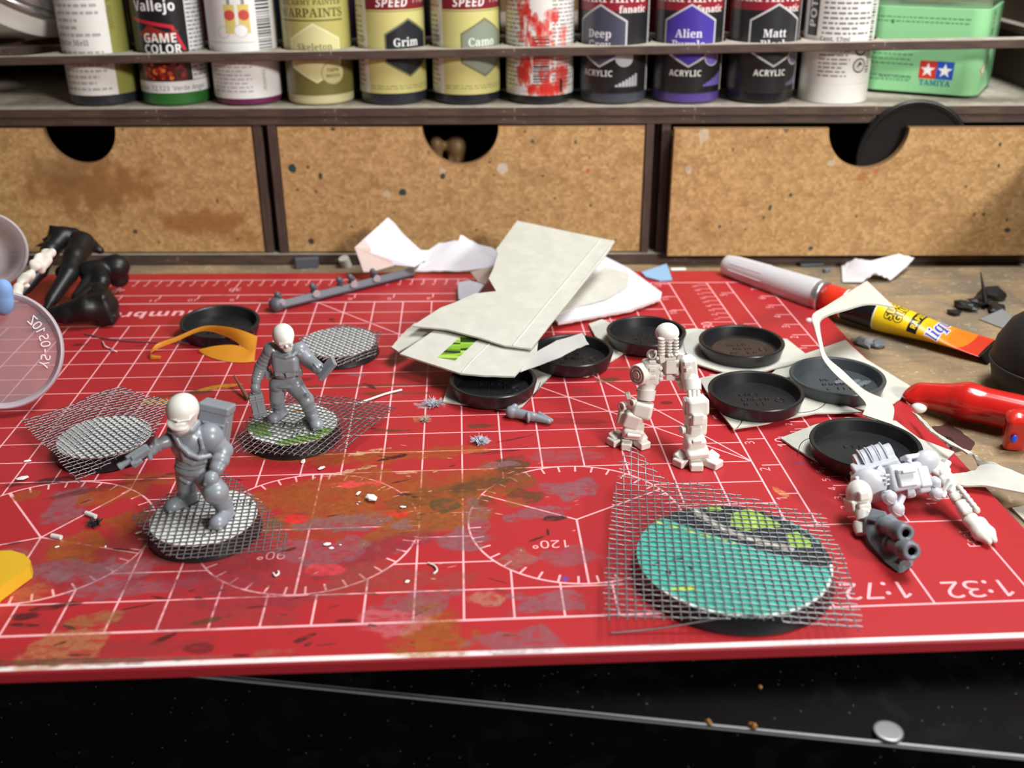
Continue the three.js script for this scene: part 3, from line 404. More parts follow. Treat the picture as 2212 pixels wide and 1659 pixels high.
const FANATIC = (hex, words, bar, side) => (k) => {
  k.rect(-4, 0.42, 4, 5.6, '#232325'); k.rect(-1.9, 3.62, 1.3, 5.6, '#8e2531'); k.text('WARPAINTS', -0.28, 3.95, 0.52, '#efe7e4', 'serif', 'bold'); k.text('fanatic', 0.62, 3.55, 0.36, '#f3eeec', 'serif', 'bold');
  k.hex(side, 1.5, 3.85, 0.98, hex, '#c9cacd'); words.forEach((t, i) => k.text(t, side - 0.05, 2.62 - i * 0.42, 0.42, '#eceaf0', 'serif', 'bold')); 
  k.text('ACRYLIC', side - 0.1, 1.12, 0.34, '#ecebe8', BRAND, 'bold'); k.disc(side + 0.95, 1.85, 0.33, bar, '#cfcfd4');
  for (let i = 0; i < 7; i++) k.rect(0.62 + i * 0.13 + side, 0.72, 0.73 + i * 0.13 + side, 0.8 + i * 0.07, bar); k.rect(0.42 + side, 0.5, 1.6 + side, 0.66, '#17171a'); 
  k.rect(1.5, 0.42, 4, 5.6, '#e4e4e2'); k.lines(1.6, 3.2, 0.7, 5.2, 0.18, '#8a8a8c', 9); k.disc(1.95, 1.4, 0.22, null, '#333', 0.08);
};
const BOTTLES = [
  { name: 'white back label with fine print and an olive side panel, dark paint', under: '#2b2d33', art: labelArt('#e3e2de', (k) => { k.rect(0.95, 0, 1.9, 5.6, '#8f8f4a'); k.rect(1.9, 0, 4, 5.6, '#77783e'); k.up('sottile strato lavabile', 1.15, 3.0, 0.3, '#5d5e30'); k.lines(-1.2, 0.75, 2.7, 5.4, 0.28, '#a9a8a6', 2); k.text('Notte Mell', -0.55, 2.42, 0.3, '#77767a', 'serif', 'bold'); k.lines(-1.15, 0.75, 0.62, 2.2, 0.24, '#a9a8a6', 3); k.bars(-1.7, -1.35, 0.6, 5, '#55565a', 4); }), band: 0.42 },
  { name: 'black label with a red stripe and a white name band, green paint', under: '#2c6b2e', art: labelArt('#1d1c1f', (k) => { k.rect(-4, 0.5, 4, 1.0, '#e6e6e6'); k.text('Vallejo', -0.1, 3.72, 0.56, '#f4f4f4', BRAND, 'bold'); k.poly([[-1.1, 3.5], [0.55, 3.18], [0.95, 2.2], [0.82, 2.2], [0.45, 3.06], [-1.1, 3.36]], '#c8263a'); k.poly([[-0.8, 2.85], [-0.35, 3.2], [0.3, 2.9], [0.75, 3.0], [0.4, 2.6], [-0.6, 2.6]], '#8d3020'); k.text('GAME', 0, 2.52, 0.5, '#f0efee', BRAND, 'bold'); k.text('COLOR', 0.05, 2.1, 0.48, '#f0efee', BRAND, 'bold'); k.rect(-0.95, 1.03, 0.85, 1.78, '#5a1b16'); seed = 8; for (let i = 0; i < 40; i++) k.disc(rr(-0.8, 0.7), rr(1.1, 1.7), rr(0.03, 0.12), ['#c24a2a', '#e27b3a', '#3a0f10', '#9b2a20'][i % 4]); k.text('Verde  72.123  Verde Angel', 0.1, 0.64, 0.27, '#45464c', BRAND, ''); k.rect(1.05, 1.02, 4, 5.6, '#d9d8d8'); k.lines(1.1, 2.6, 1.1, 5.4, 0.16, '#77777a', 11); }), band: 0.5 },
  { name: 'white label with two small yellow pictures and a barcode, magenta paint', under: '#6e2450', art: labelArt('#ebebea', (k) => { for (const x of [-0.12, 0.4]) { k.rect(x - 0.2, 2.85, x + 0.2, 3.95, '#d8c872'); k.disc(x, 3.55, 0.2, '#c9524a'); k.rect(x - 0.06, 3.95, x + 0.06, 4.15, '#8d8a8e'); } k.disc(0.25, 2.95, 0.24, '#f3f3f2', '#cfcfd0'); k.disc(-0.42, 2.9, 0.22, null, '#cdccce'); k.bars(0.85, 1.5, 2.1, 5.3, '#3a3a3e', 12); k.lines(-1.2, 0.55, 0.5, 1.75, 0.16, '#b3b2b4', 13); k.text('XXL', -1.1, 2.2, 0.2, '#666'); k.rect(-1.2, 2.5, 0.7, 2.52, '#999'); k.up('SEAMVEX', 1.0, 0.6, 0.18, '#6e8a74'); }), band: 0.28 },
  { name: 'olive yellow label with a pale hexagon and a round seal, bone paint', under: '#cfc79a', art: labelArt('#b9b26a', (k) => { k.rect(-4, 0.4, 4, 1.9, '#77703c'); k.rect(-1.3, 3.3, 1.3, 3.36, '#6a6138'); k.rect(-1.3, 4.18, 1.3, 4.24, '#6a6138'); k.text('THE ARMY PAINTER', 0, 3.92, 0.27, '#4c4128', 'serif', 'bold'); k.text('WARPAINTS', 0, 3.46, 0.46, '#4c4128', 'serif', 'bold'); k.hex(0.1, 0.95, 3.2, 0.95, '#d6cf98', '#e3ddb0'); k.text('Skeleton', 0.1, 2.2, 0.34, '#6d6644', 'serif', 'bold'); k.disc(0.72, 1.3, 0.44, '#cfc891', '#a39c66'); k.text('100%', 0.72, 1.34, 0.22, '#6a6340', BRAND, 'bold'); k.text('MATCH', 0.72, 1.12, 0.18, '#6a6340', BRAND, 'bold'); }), band: 0.4 },
  { name: 'pale yellow label with a black hexagon under a maroon band, dark paint', under: '#2a2e38', art: labelArt('#cfc982', SPEED('#24272e', 'Grim', '#e9e9ea')), band: 0.45 },
  { name: 'yellow label, grey green hexagon, maroon band, black paint', under: '#23262d', art: labelArt('#cfc982', SPEED('#8a9484', 'Camo', '#e3e8df')), band: 0.4 },
  { name: 'white label smeared with red paint over a barcode, black base', under: '#1f2126', art: labelArt('#e4e2df', (k) => { k.lines(-1.8, -0.6, 0.7, 5.4, 0.17, '#8f8d8c', 15); k.lines(0.45, 2, 0.6, 5.4, 0.15, '#8f8d8c', 16); k.bars(-0.25, 0.35, 0.8, 2.7, '#3d3634', 17); k.smear([[-0.62, 3.4, 0.22, 0.9, 1], [0.1, 3.0, 0.5, 0.55, 1], [-0.6, 1.5, 0.25, 0.6, 0.9], [0.5, 0.9, 0.5, 0.5, 1], [0.1, 0.62, 0.7, 0.12, 1], [0.9, 2.4, 0.2, 0.6, 0.35], [1.0, 1.0, 0.2, 0.5, 0.5], [0.1, 2.0, 0.4, 0.4, 0.7]], RED_PAINT, 18); k.rect(0.8, 0.5, 0.92, 1.0, '#1d1d1f'); }), band: 0.35 },
  { name: 'black label with a slate hexagon off centre, slate paint', under: '#474b56', art: labelArt('#232325', FANATIC('#4b4c5e', ['Deep', 'Grey'], '#b9bbc2', -0.62)), band: 0.42 },
  { name: 'black label with a purple hexagon outlined in silver, purple paint', under: '#5a4690', art: labelArt('#232325', FANATIC('#4a39a0', ['Alien', 'Purple'], '#7a68c4', -0.12)), band: 0.42 },
  { name: 'black label with a charcoal hexagon reading Matt Black, black paint', under: '#17181d', art: labelArt('#232325', FANATIC('#2b2c2e', ['Matt', 'Black'], '#6e6a8a', 0.22)), band: 0.4 },
  { name: 'plain white bottle with fine black print and a round recycling mark', under: '#e6e6e3', art: labelArt('#e9e8e4', (k) => { k.lines(-0.95, 0.9, 2.75, 4.3, 0.19, '#77777a', 21); k.lines(-0.95, 0.2, 1.05, 2.1, 0.16, '#88888a', 22); k.text('Cont. 17ml', -0.45, 2.45, 0.24, '#333', BRAND, 'bold'); k.bars(0.95, 1.2, 1.2, 4.4, '#333336', 23); k.disc(0.62, 1.5, 0.26, '#d5d5d3', '#3a3a3c', 0.05); k.poly([[0.5, 1.4], [0.62, 1.66], [0.78, 1.52], [0.66, 1.52]], '#2c2c2e'); k.disc(0.62, 2.15, 0.24, null, '#55565a', 0.08); k.rect(-1.7, 2.6, -1.15, 4.6, '#2a2a2c'); k.up('POT', -1.25, 2.9, 0.5, '#e9e8e4', 'bold'); k.rect(-4, 0.78, 4, 0.8, '#cfcfca'); }), band: 0.02 },
];
const mCap = M(0xefeeea, 0.4), capGeo = lathe([[0.62, 0], [0.62, 0.5], [0.58, 0.55], [0.5, 1.4], [0.22, 1.55], [0.16, 2.3], [0.001, 2.35]], 32);
BOTTLES.forEach((b, i) => {
  const p = rackPoint(BOTX(i), SHELF, -1.62), t = thing('paint_bottle', b.name.startsWith('plain') ? b.name : 'paint dropper bottle, ' + b.name, 'paint bottle', [p.x, p.y, p.z], RACK_TURN - 0.02 * (i - 5) * 0.3, 'paint bottles in the front row of the rack');
  const glossy = M(b.under, 0.28, { clearcoat: 0.4, clearcoatRoughness: 0.2 });
  part('bottle_body', lathe([[0.001, 0.02], [1.08, 0], [1.2, 0.05], [1.25, 0.14], [1.25, 5.55], [1.18, 5.8], [0.75, 6.3], [0.62, 6.4], [0.62, 6.9], [0.001, 6.92]], 64), glossy, t);
  const lg = new THREE.CylinderGeometry(BR, BR, LABEL_H - b.band - 0.1, 72, 1, true, Math.PI, 2 * Math.PI), uv = lg.attributes.uv; lg.translate(0, (LABEL_H + b.band - 0.1) / 2, 0);
  for (let k = 0; k < uv.count; k++) { const y = lg.attributes.position.getY(k); uv.setY(k, y / LABEL_H); }
  part('label_wrap', lg, M(0xffffff, 0.33, { map: b.art, side: THREE.DoubleSide, clearcoat: 0.35, clearcoatRoughness: 0.25 }), t);
  part('cap', at(capGeo, [0, 6.9, 0]), mCap, t);
});
// second row, seen only through the gaps
const BACKROW = [[0x3a2a20, 'dark brown paint bottle behind the one with fine print and olive panel'], [0x5a1f2a, 'maroon paint bottle behind the black labelled one with green paint'], [0x2c3140, 'navy paint bottle behind the one with magenta paint'], [0x4a3550, 'plum paint bottle behind the bone coloured one'], [0x2b2c30, 'charcoal paint bottle behind the black hexagon yellow one'], [0x5a5c60, 'grey paint bottle behind the grey green hexagon one'], [0x55647e, 'slate blue paint bottle behind the red smeared one'], [0x6a1f2a, 'dark red paint bottle behind the slate hexagon one'], [0x7a2030, 'crimson paint bottle behind the purple hexagon one'], [0x701c2a, 'wine red paint bottle behind the Matt Black one'], [0x3a3a3c, 'dark grey paint bottle behind the plain white one']];
{
  const geo = lathe([[0.001, 0.02], [1.1, 0], [1.25, 0.14], [1.25, 5.5], [0.7, 6.2], [0.62, 6.9], [0.5, 8.2], [0.16, 9.0], [0.001, 9.05]], 40);
  BACKROW.forEach((c, i) => { const p = rackPoint(BOTX(i), SHELF, -4.7); const m = part(numbered('paint_bottle'), geo, M(c[0], 0.4), scene); m.position.copy(p); tag(m, c[1], 'paint bottle', 'paint bottles in the second row of the rack'); });
}
// square green glue bottle
{
  const p = rackPoint(18.7, SHELF + 0.012, -3.9), t = thing('glue_bottle', 'square glass glue bottle with a pale green label and a red and blue star logo', 'glue bottle', [p.x, p.y, p.z], RACK_TURN - 0.5);
  const sq = (w, d, r) => { const s = new THREE.Shape(); s.absarc(w - r, d - r, r, 0, Math.PI / 2); s.absarc(-w + r, d - r, r, Math.PI / 2, Math.PI); s.absarc(-w + r, -d + r, r, Math.PI, 1.5 * Math.PI); s.absarc(w - r, -d + r, r, 1.5 * Math.PI, 2 * Math.PI); return s; };
  const ext = (s, h, b) => new THREE.ExtrudeGeometry(s, { depth: h - 2 * b, bevelEnabled: true, bevelThickness: b, bevelSize: b, bevelOffset: -b, bevelSegments: 4, curveSegments: 12 }).rotateX(-Math.PI / 2).translate(0, b, 0);
  const art = tex(canvas(1024, 512, (c, w, h) => {
    c.fillStyle = '#93d39a'; c.fillRect(0, 0, w, h); const s = 100, X = (x) => 512 + x * s, Y = (y) => h - y * s;
    const star = (x, y, r) => { c.fillStyle = '#f4f2f0'; c.beginPath(); for (let i = 0; i < 10; i++) { const a = -Math.PI / 2 + i * Math.PI / 5, q = i % 2 ? r * 0.4 : r; c.lineTo(X(x) + q * s * Math.cos(a), Y(y) + q * s * Math.sin(a)); } c.fill(); };
    c.fillStyle = '#d23b34'; c.fillRect(X(-0.05), Y(1.2), 0.62 * s, 0.66 * s); c.fillStyle = '#2a56b8'; c.fillRect(X(0.57), Y(1.2), 0.62 * s, 0.66 * s); star(0.26, 0.86, 0.28); star(0.88, 0.86, 0.28);
    c.fillStyle = '#2f6f8d'; c.font = 'bold 27px serif'; c.textAlign = 'center'; c.fillText('TAMIYA', X(0.57), Y(0.3)); c.strokeStyle = '#2f6f8d'; c.lineWidth = 1; c.strokeText('TAMIYA', X(0.57), Y(0.3));
    seed = 41; c.fillStyle = '#4f8a63'; for (const y of [2.75, 2.6, 1.4, 1.22, 1.05, 0.6, 0.45]) for (let x = -1.9; x < (y > 2 ? 1.4 : -0.4);) { const q = rr(0.06, 0.2); c.fillRect(X(x), Y(y), q * s, 5); x += q + 0.05; }
    c.fillStyle = '#2c4a38'; c.font = '17px sans-serif'; c.textAlign = 'left'; c.fillText('MADE IN JAPAN', X(-1.5), Y(0.48)); c.fillText('CEMENT 40ml', X(-1.8), Y(1.5));
    for (let y = 0.9; y < 3; y += 0.075) { c.fillStyle = rnd() < 0.6 ? '#24302a' : '#93d39a'; c.fillRect(X(3.0), Y(y), 0.4 * s, 5); }
    c.save(); c.translate(X(2.42), Y(0.9)); c.rotate(Math.PI / 4); c.fillStyle = '#f1efec'; c.strokeStyle = '#c7423a'; c.lineWidth = 5; c.fillRect(-22, -22, 44, 44); c.strokeRect(-22, -22, 44, 44); c.restore();
    for (const [x, y] of [[-1.3, 2.62], [2.9, 2.2]]) { c.fillStyle = '#2c4a38'; c.fillRect(X(x), Y(y), 8, 14); }
  }));
  const lab = ext(sq(2.14, 2.14, 0.6), 3.1, 0.02); { const q = lab.attributes.position, uv = lab.attributes.uv, peri = 10.24; for (let k = 0; k < q.count; k++) { const x = q.getX(k), z = q.getZ(k); let a; if (z > 1.6 && Math.abs(x) <= 1.9) a = x; else if (x > 1.6) a = 2.0 + (1.9 - z); else if (x < -1.6) a = -2.0 - (1.9 - z); else a = 5; uv.setXY(k, 0.5 + a / peri, clamp(q.getY(k) / 5.12, 0.004, 1)); } }
  part('label_wrap', at(lab, [0, 0.12, 0]), M(0xffffff, 0.35, { map: art }), t);
  part('glass_body', at(ext(sq(2.1, 2.1, 0.55), 4.6, 0.3), [0, 0, 0]), M(0xdfeee2, 0.05, { transmission: 0.9, thickness: 1, ior: 1.5 }), t);
  part('cap', at(lathe([[1.2, 0], [1.25, 0.1], [1.25, 1.6], [1.1, 1.8], [0.001, 1.85]], 40), [0, 4.62, 0]), M(0x3fae3c, 0.35), t, 'bright green cap');
}
// tan carton at the right end
single('carton', at(box(3.4, 5.2, 3.6, 0.05), rackPoint(20.6, SHELF + 2.62, -10.4).toArray(), [0, 0.1, 0]), M(0x9b8158, 0.8), 'tan cardboard carton standing behind the green glue bottle', 'box');
// silver tin lying at the left end
{
  const p = rackPoint(-17.5, 9.85, -3.0), t = thing('paint_tin', 'silver metal tin with a ribbed lid leaning at the left end of the shelf', 'tin', [p.x, p.y, p.z]);
  const steel = M(0xb9bbbd, 0.25, { metalness: 0.9 }), q = new THREE.Euler(0.25, 0.2, -0.62);
  const turn = (g) => g.applyMatrix4(new THREE.Matrix4().makeRotationFromEuler(q));
  part('tin_body', turn(at(lathe([[0.001, 0], [2.3, 0], [2.4, 0.08], [2.4, 0.9], [2.3, 1.0], [0.001, 1.0]], 64), [0, -0.2, 0])), M(0xe6e5e0, 0.35), t, 'white painted side');
  part('lid', turn(at(lathe([[2.42, 0], [2.62, 0.02], [2.68, 0.12], [2.62, 0.22], [2.55, 0.26], [2.66, 0.36], [2.66, 0.46], [2.55, 0.56], [2.62, 0.7], [2.55, 0.85], [2.2, 0.9], [0.001, 0.9]], 64), [0, 0.75, 0])), steel, t);
  part('rim_cord', turn(at(new THREE.TorusGeometry(2.6, 0.09, 10, 64).rotateX(Math.PI / 2), [0, 1.75, 0])), M(0xd9d8d4, 0.6), t);
}
// things in the drawers
single('round_lid', (() => { const a = K3(1968, 338, 0.1); return at(lathe([[0.001, 0], [2.02, 0], [2.1, 0.03], [2.1, 0.17], [2.02, 0.19], [1.9, 0.17], [1.88, 0.1], [0.001, 0.1]], 64).rotateX(Math.PI / 2), a.toArray(), [0, RACK_TURN, 0]); })(), M(0x131416, 0.35), 'black round plastic lid wedged upright behind the drawer notch', 'lid');
function K3(px, py, zl) { const n = V(0, 0, 1).applyAxisAngle(V(0, 1, 0), RACK_TURN), o = rackPoint(0, 0, zl), d = ray(px, py); return CAM.clone().addScaledVector(d, o.sub(CAM).dot(n) / d.dot(n)); }
{
  const mk = (px, py, z) => K3(px, py, z), c = mk(985, 318, -2.2), e = mk(942, 312, -2.0);
  single('resin_figure_part', body([ell(c, [0.42, 0.5, 0.45]), ell(c.clone().add(V(0.05, -0.55, 0.25)), [0.16, 0.25, 0.16]), ell(c.clone().add(V(-0.25, -0.5, 0.25)), [0.1, 0.22, 0.1]), cap(c, c.clone().add(V(0.2, -1.6, 0)), 0.3, 0.35), ell(e, [0.26, 0.36, 0.3]), cap(e, c, 0.15, 0.2), cap(e, e.clone().add(V(-0.1, -2.0, 0)), 0.25, 0.3), cap(c, c.clone().setY(0.5), 0.3, 0.4)], 0.07, 0.12), M(0x8a6a48, 0.5), 'brown resin figure part lying inside the open middle drawer', 'figure part');
}

// ------------------------------------------------------------------ black box in front of the desk
{
  const t = thing('black_case', 'glossy black case with a worn metal edge standing in front of the desk', 'case');
  const spec = pixelTex(1024, 1024, (x, y) => { const X = x / 1024 * 12, Y = y / 1024 * 12, a = fbm(X * 2, Y * 2, 81, 4), s = hash(x >> 1, y >> 1, 82), q = noise(X * 9, Y * 9, 83); let c = mix3([7, 7, 8], [15, 15, 17], smooth(0.55, 0.75, a)); return mix3(c, [150, 150, 152], (s > 0.9985 && q > 0.45) || (s > 0.996 && q > 0.8) ? 0.7 : 0); });
  const mBlack = M(0xffffff, 0.3, { map: spec, specularIntensity: 0.3 });
  const zl = (x) => 19.27 + 0.2 * x, poly = [[-13.4, 16.6], [26, 16.6], [26, zl(26)]];
  const g = slab(poly, -14.9, 14, 0.06), p = g.attributes.position, uv = g.attributes.uv; for (let k = 0; k < p.count; k++) uv.setXY(k, p.getX(k) / 12, (-p.getZ(k) + p.getY(k)) / 12);
  part('case_body', g, mBlack, t);
  const worn = pixelTex(1024, 32, (x, y) => { const a = fbm(x / 40, y / 14, 91, 4), b = noise(x / 9, y / 9, 92); return mix3(mix3([52, 54, 58], [214, 216, 220], smooth(0.36, 0.58, a)), [150, 96, 50], smooth(0.9, 0.97, b) * 0.7); });
  const a = V(-13.2, -0.925, zl(-13.2) + 0.01), b = V(26, -0.925, zl(26) + 0.01);
  part('edge_strip', limb(a, b, 0.055, 0.055, 12), M(0xffffff, 0.38, { map: worn, metalness: 0.6 }), t, 'worn silver edge strip');
  const d = G(1918, 1583, -0.86);
  single('metal_disc', at(lathe([[0.001, 0], [0.26, 0], [0.27, 0.02], [0.27, 0.08], [0.25, 0.1], [0.2, 0.095], [0.12, 0.1], [0.001, 0.098]], 40), [d.x, -0.895, d.z]), M(0x8e8e90, 0.4, { metalness: 0.8 }), 'small silver metal disc lying on the black case', 'metal disc');
  const q = G(1215 / 1.686 + 900, 1340 + 388 / 1.686, -0.85);
  for (const [px, py, s] of [[1625, 1571, 0.1], [1530, 1562, 0.08], [1642, 1484, 0.05]]) { const r = G(px, py, -0.88); single('crumb', at(new THREE.IcosahedronGeometry(s, 0), [r.x, -0.9 + s * 0.5, r.z], [1, px, 2], [1.4, 0.6, 0.9]), M(0xa9793f, 0.8), 'brown crumb lying on the black case near its metal edge', 'crumb', 'crumbs on the black case'); }
}

// ------------------------------------------------------------------ miniature bases
const mBase = M(0x1b1c1f, 0.36), mBaseGrey = M(0x1f2124, 0.36), mWire = M(0x8f9194, 0.38, { metalness: 0.75 });
const upright = (r, h = 0.38) => crisp([[0.001, 0], [r - 0.03, 0], [r, 0.03], [r - 0.015, 0.08], [r - 0.085, h - 0.03], [r - 0.11, h], [0.001, h]], 72);
const cup = (r, h = 0.42) => crisp([[0.001, 0], [r - 0.13, 0], [r - 0.1, 0.03], [r - 0.005, h - 0.03], [r - 0.02, h], [r - 0.1, h], [r - 0.12, h - 0.02], [r - 0.2, 0.12], [0.001, 0.12]], 72);
// raised moulded characters on the inside of a base, too small to read
function mouldMarks(r, s) { seed = s; const out = []; for (let row = 0; row < 3; row++) for (let i = 0; i < 5; i++) { if (rnd() < 0.25) continue; const x = (i - 2.2) * 0.17 + rr(-0.02, 0.02), z = -0.3 + row * 0.3; out.push(at(box(0.022, 0.03, rr(0.1, 0.17), 0.006, 1), [x, 0.13, z])); if (rnd() < 0.7) out.push(at(box(rr(0.06, 0.1), 0.03, 0.022, 0.006, 1), [x + 0.035, 0.13, z + rr(-0.06, 0.06)])); if (rnd() < 0.4) out.push(at(box(0.022, 0.03, 0.09, 0.006, 1), [x + 0.08, 0.13, z])); } out.push(at(new THREE.TorusGeometry(0.12, 0.014, 6, 20).rotateX(Math.PI / 2), [r * 0.5, 0.125, 0.1])); return merge(out); }

// Woven wire: two families of crimped wires clipped to an outline.
function wireMesh(poly, turn, pitch, r, height) {
  const ca = Math.cos(turn), sa = Math.sin(turn), toL = ([x, z]) => [x * ca + z * sa, -x * sa + z * ca], toW = (u, v) => [u * ca - v * sa, u * sa + v * ca], L = poly.map(toL), out = [];
  for (let fam = 0; fam < 2; fam++) {
    const A = L.map((p) => (fam ? [p[1], p[0]] : p)), lo = Math.min(...A.map((p) => p[1])), hi = Math.max(...A.map((p) => p[1]));
    for (let k = Math.ceil(lo / pitch); k * pitch < hi; k++) {
      const v = k * pitch + 0.012 * (hash(k, fam, 7) - 0.5), xs = [];
      A.forEach((p, i) => { const q = A[(i + 1) % A.length]; if ((p[1] <= v) !== (q[1] <= v)) xs.push(p[0] + (v - p[1]) / (q[1] - p[1]) * (q[0] - p[0])); });
      xs.sort((a, b) => a - b);
      for (let i = 0; i + 1 < xs.length; i += 2) {
        const a = xs[i] + 0.06 * (hash(k, i, fam) - 0.6), b = xs[i + 1] - 0.06 * (hash(k, i, fam + 3) - 0.6), n = Math.max(2, Math.round((b - a) / pitch * 2)), pts = [];
        for (let j = 0; j <= n; j++) { const u = lerp(a, b, j / n), [x, z] = fam ? toW(v, u) : toW(u, v); pts.push(V(x, height(x, z) + (fam ? -1 : 1) * r * 0.55 * Math.cos(Math.PI * (u / pitch + k)), z)); }
        out.push(new THREE.TubeGeometry(new THREE.CatmullRomCurve3(pts), n, r, 5, false));
      }
    }
  }
  return merge(out);
}
function discArt(draw) { return tex(canvas(768, 768, (c, w) => { c.save(); c.translate(w / 2, w / 2); c.scale(w / 2, w / 2); draw(c); c.restore(); })); }
function paperDisc(r, y, art) {
  const g = crisp([[r, y], [r, y + 0.035], [0.001, y + 0.035]], 64), p = g.attributes.position, uv = g.attributes.uv; for (let k = 0; k < p.count; k++) uv.setXY(k, 0.5 + p.getX(k) / r / 2, 0.5 - p.getZ(k) / r / 2);
  return [g, M(0xffffff, 0.4, { map: art, clearcoat: 0.5, clearcoatRoughness: 0.15 })];
}
const scribble = (c, x0, y0, n, s, size, col) => { seed = s; c.fillStyle = col; for (let i = 0; i < n; i++) c.fillRect(x0 + i * size * 1.2 + rr(0, size * 0.3), y0 + rr(-0.01, 0.01), size * rr(0.3, 0.8), size * rr(0.6, 1.4)); };
const artWhite = discArt((c) => { c.fillStyle = '#efefec'; c.fillRect(-1, -1, 2, 2); });
const artText = discArt((c) => { c.fillStyle = '#f0f0ed'; c.fillRect(-1, -1, 2, 2); scribble(c, -0.7, -0.02, 12, 5, 0.05, '#4a4a4c'); scribble(c, 0.35, -0.42, 9, 6, 0.05, '#4a4a4c'); scribble(c, 0.4, -0.55, 9, 7, 0.05, '#4a4a4c'); scribble(c, 0.05, 0.6, 4, 8, 0.06, '#4a4a4c'); });
const artGreen = discArt((c) => { c.fillStyle = '#ecefe8'; c.fillRect(-1, -1, 2, 2); c.fillStyle = '#7cae3c'; for (const [x, y, a, b, t] of [[-0.75, 0.15, 0.28, 0.22, 0.5], [-0.6, 0.45, 0.25, 0.14, 0.3], [0.25, 0.78, 0.5, 0.16, -0.3], [0.75, 0.4, 0.2, 0.14, -0.6]]) { c.beginPath(); c.ellipse(x, y, a, b, t, 0, 7); c.fill(); } c.fillStyle = '#d2903a'; c.fillRect(-0.66, -0.42, 0.26, 0.1); c.fillRect(-0.1, -0.7, 0.24, 0.1); for (let i = 0; i < 6; i++) scribble(c, -0.4 + i * 0.09, -0.05 + i * 0.13, 7, 9 + i, 0.075, '#1d2022'); });
const artTeal = discArt((c) => {
  c.fillStyle = '#3fae9c'; c.fillRect(-1, -1, 2, 2);
  const P = (pts, f) => { c.fillStyle = f; c.beginPath(); pts.forEach(([x, y], i) => { const u = (x - 1120) / 745, v = (y - 850) / 395; i ? c.lineTo(u, v) : c.moveTo(u, v); }); c.closePath(); c.fill(); };
  P([[600, 510], [760, 440], [1200, 430], [1560, 520], [1800, 700], [1900, 940], [1700, 900], [1400, 830], [1180, 740], [960, 660], [800, 590]], '#1f2a33');
  P([[1500, 830], [1880, 820], [1880, 960], [1640, 930]], '#1c2529');
  P([[1250, 520], [1420, 480], [1600, 600], [1600, 640], [1300, 660], [1200, 620]], '#8cb83a'); P([[1060, 460], [1190, 460], [1180, 495], [1060, 495]], '#8cb83a'); P([[1620, 690], [1720, 680], [1790, 770], [1740, 810], [1600, 800]], '#8cb83a');
  P([[1330, 600], [1420, 540], [1480, 560], [1400, 640]], '#a8cf55');
  c.strokeStyle = '#9a9389'; c.lineWidth = 0.11; c.beginPath(); [[940, 440], [1010, 540], [1130, 640], [1290, 715], [1460, 770], [1620, 810]].forEach(([x, y], i) => { const u = (x - 1120) / 745, v = (y - 850) / 395; i ? c.lineTo(u, v) : c.moveTo(u, v); }); c.stroke();
  c.strokeStyle = '#c7c9c2'; c.lineWidth = 0.03; c.stroke();
  c.strokeStyle = '#b8d24a'; c.lineWidth = 0.035; c.setLineDash([0.12, 0.06]); c.beginPath(); [[590, 560], [850, 650], [1060, 715], [1180, 755]].forEach(([x, y], i) => { const u = (x - 1120) / 745, v = (y - 850) / 395; i ? c.lineTo(u, v) : c.moveTo(u, v); }); c.stroke(); c.setLineDash([]);
  P([[560, 1050], [740, 1040], [740, 1062], [560, 1075]], '#b8d24a'); P([[480, 880], [530, 870], [530, 890], [480, 900]], '#173f3a'); P([[640, 850], [720, 845], [720, 862], [640, 866]], '#173f3a'); P([[560, 925], [600, 920], [600, 955], [560, 960]], '#173f3a'); P([[740, 880], [775, 930], [760, 945], [735, 900]], '#173f3a');
  c.strokeStyle = '#dfe9e4'; c.lineWidth = 0.03; c.beginPath(); c.arc(0, 0, 0.985, 0.2, 2.6); c.stroke();
});
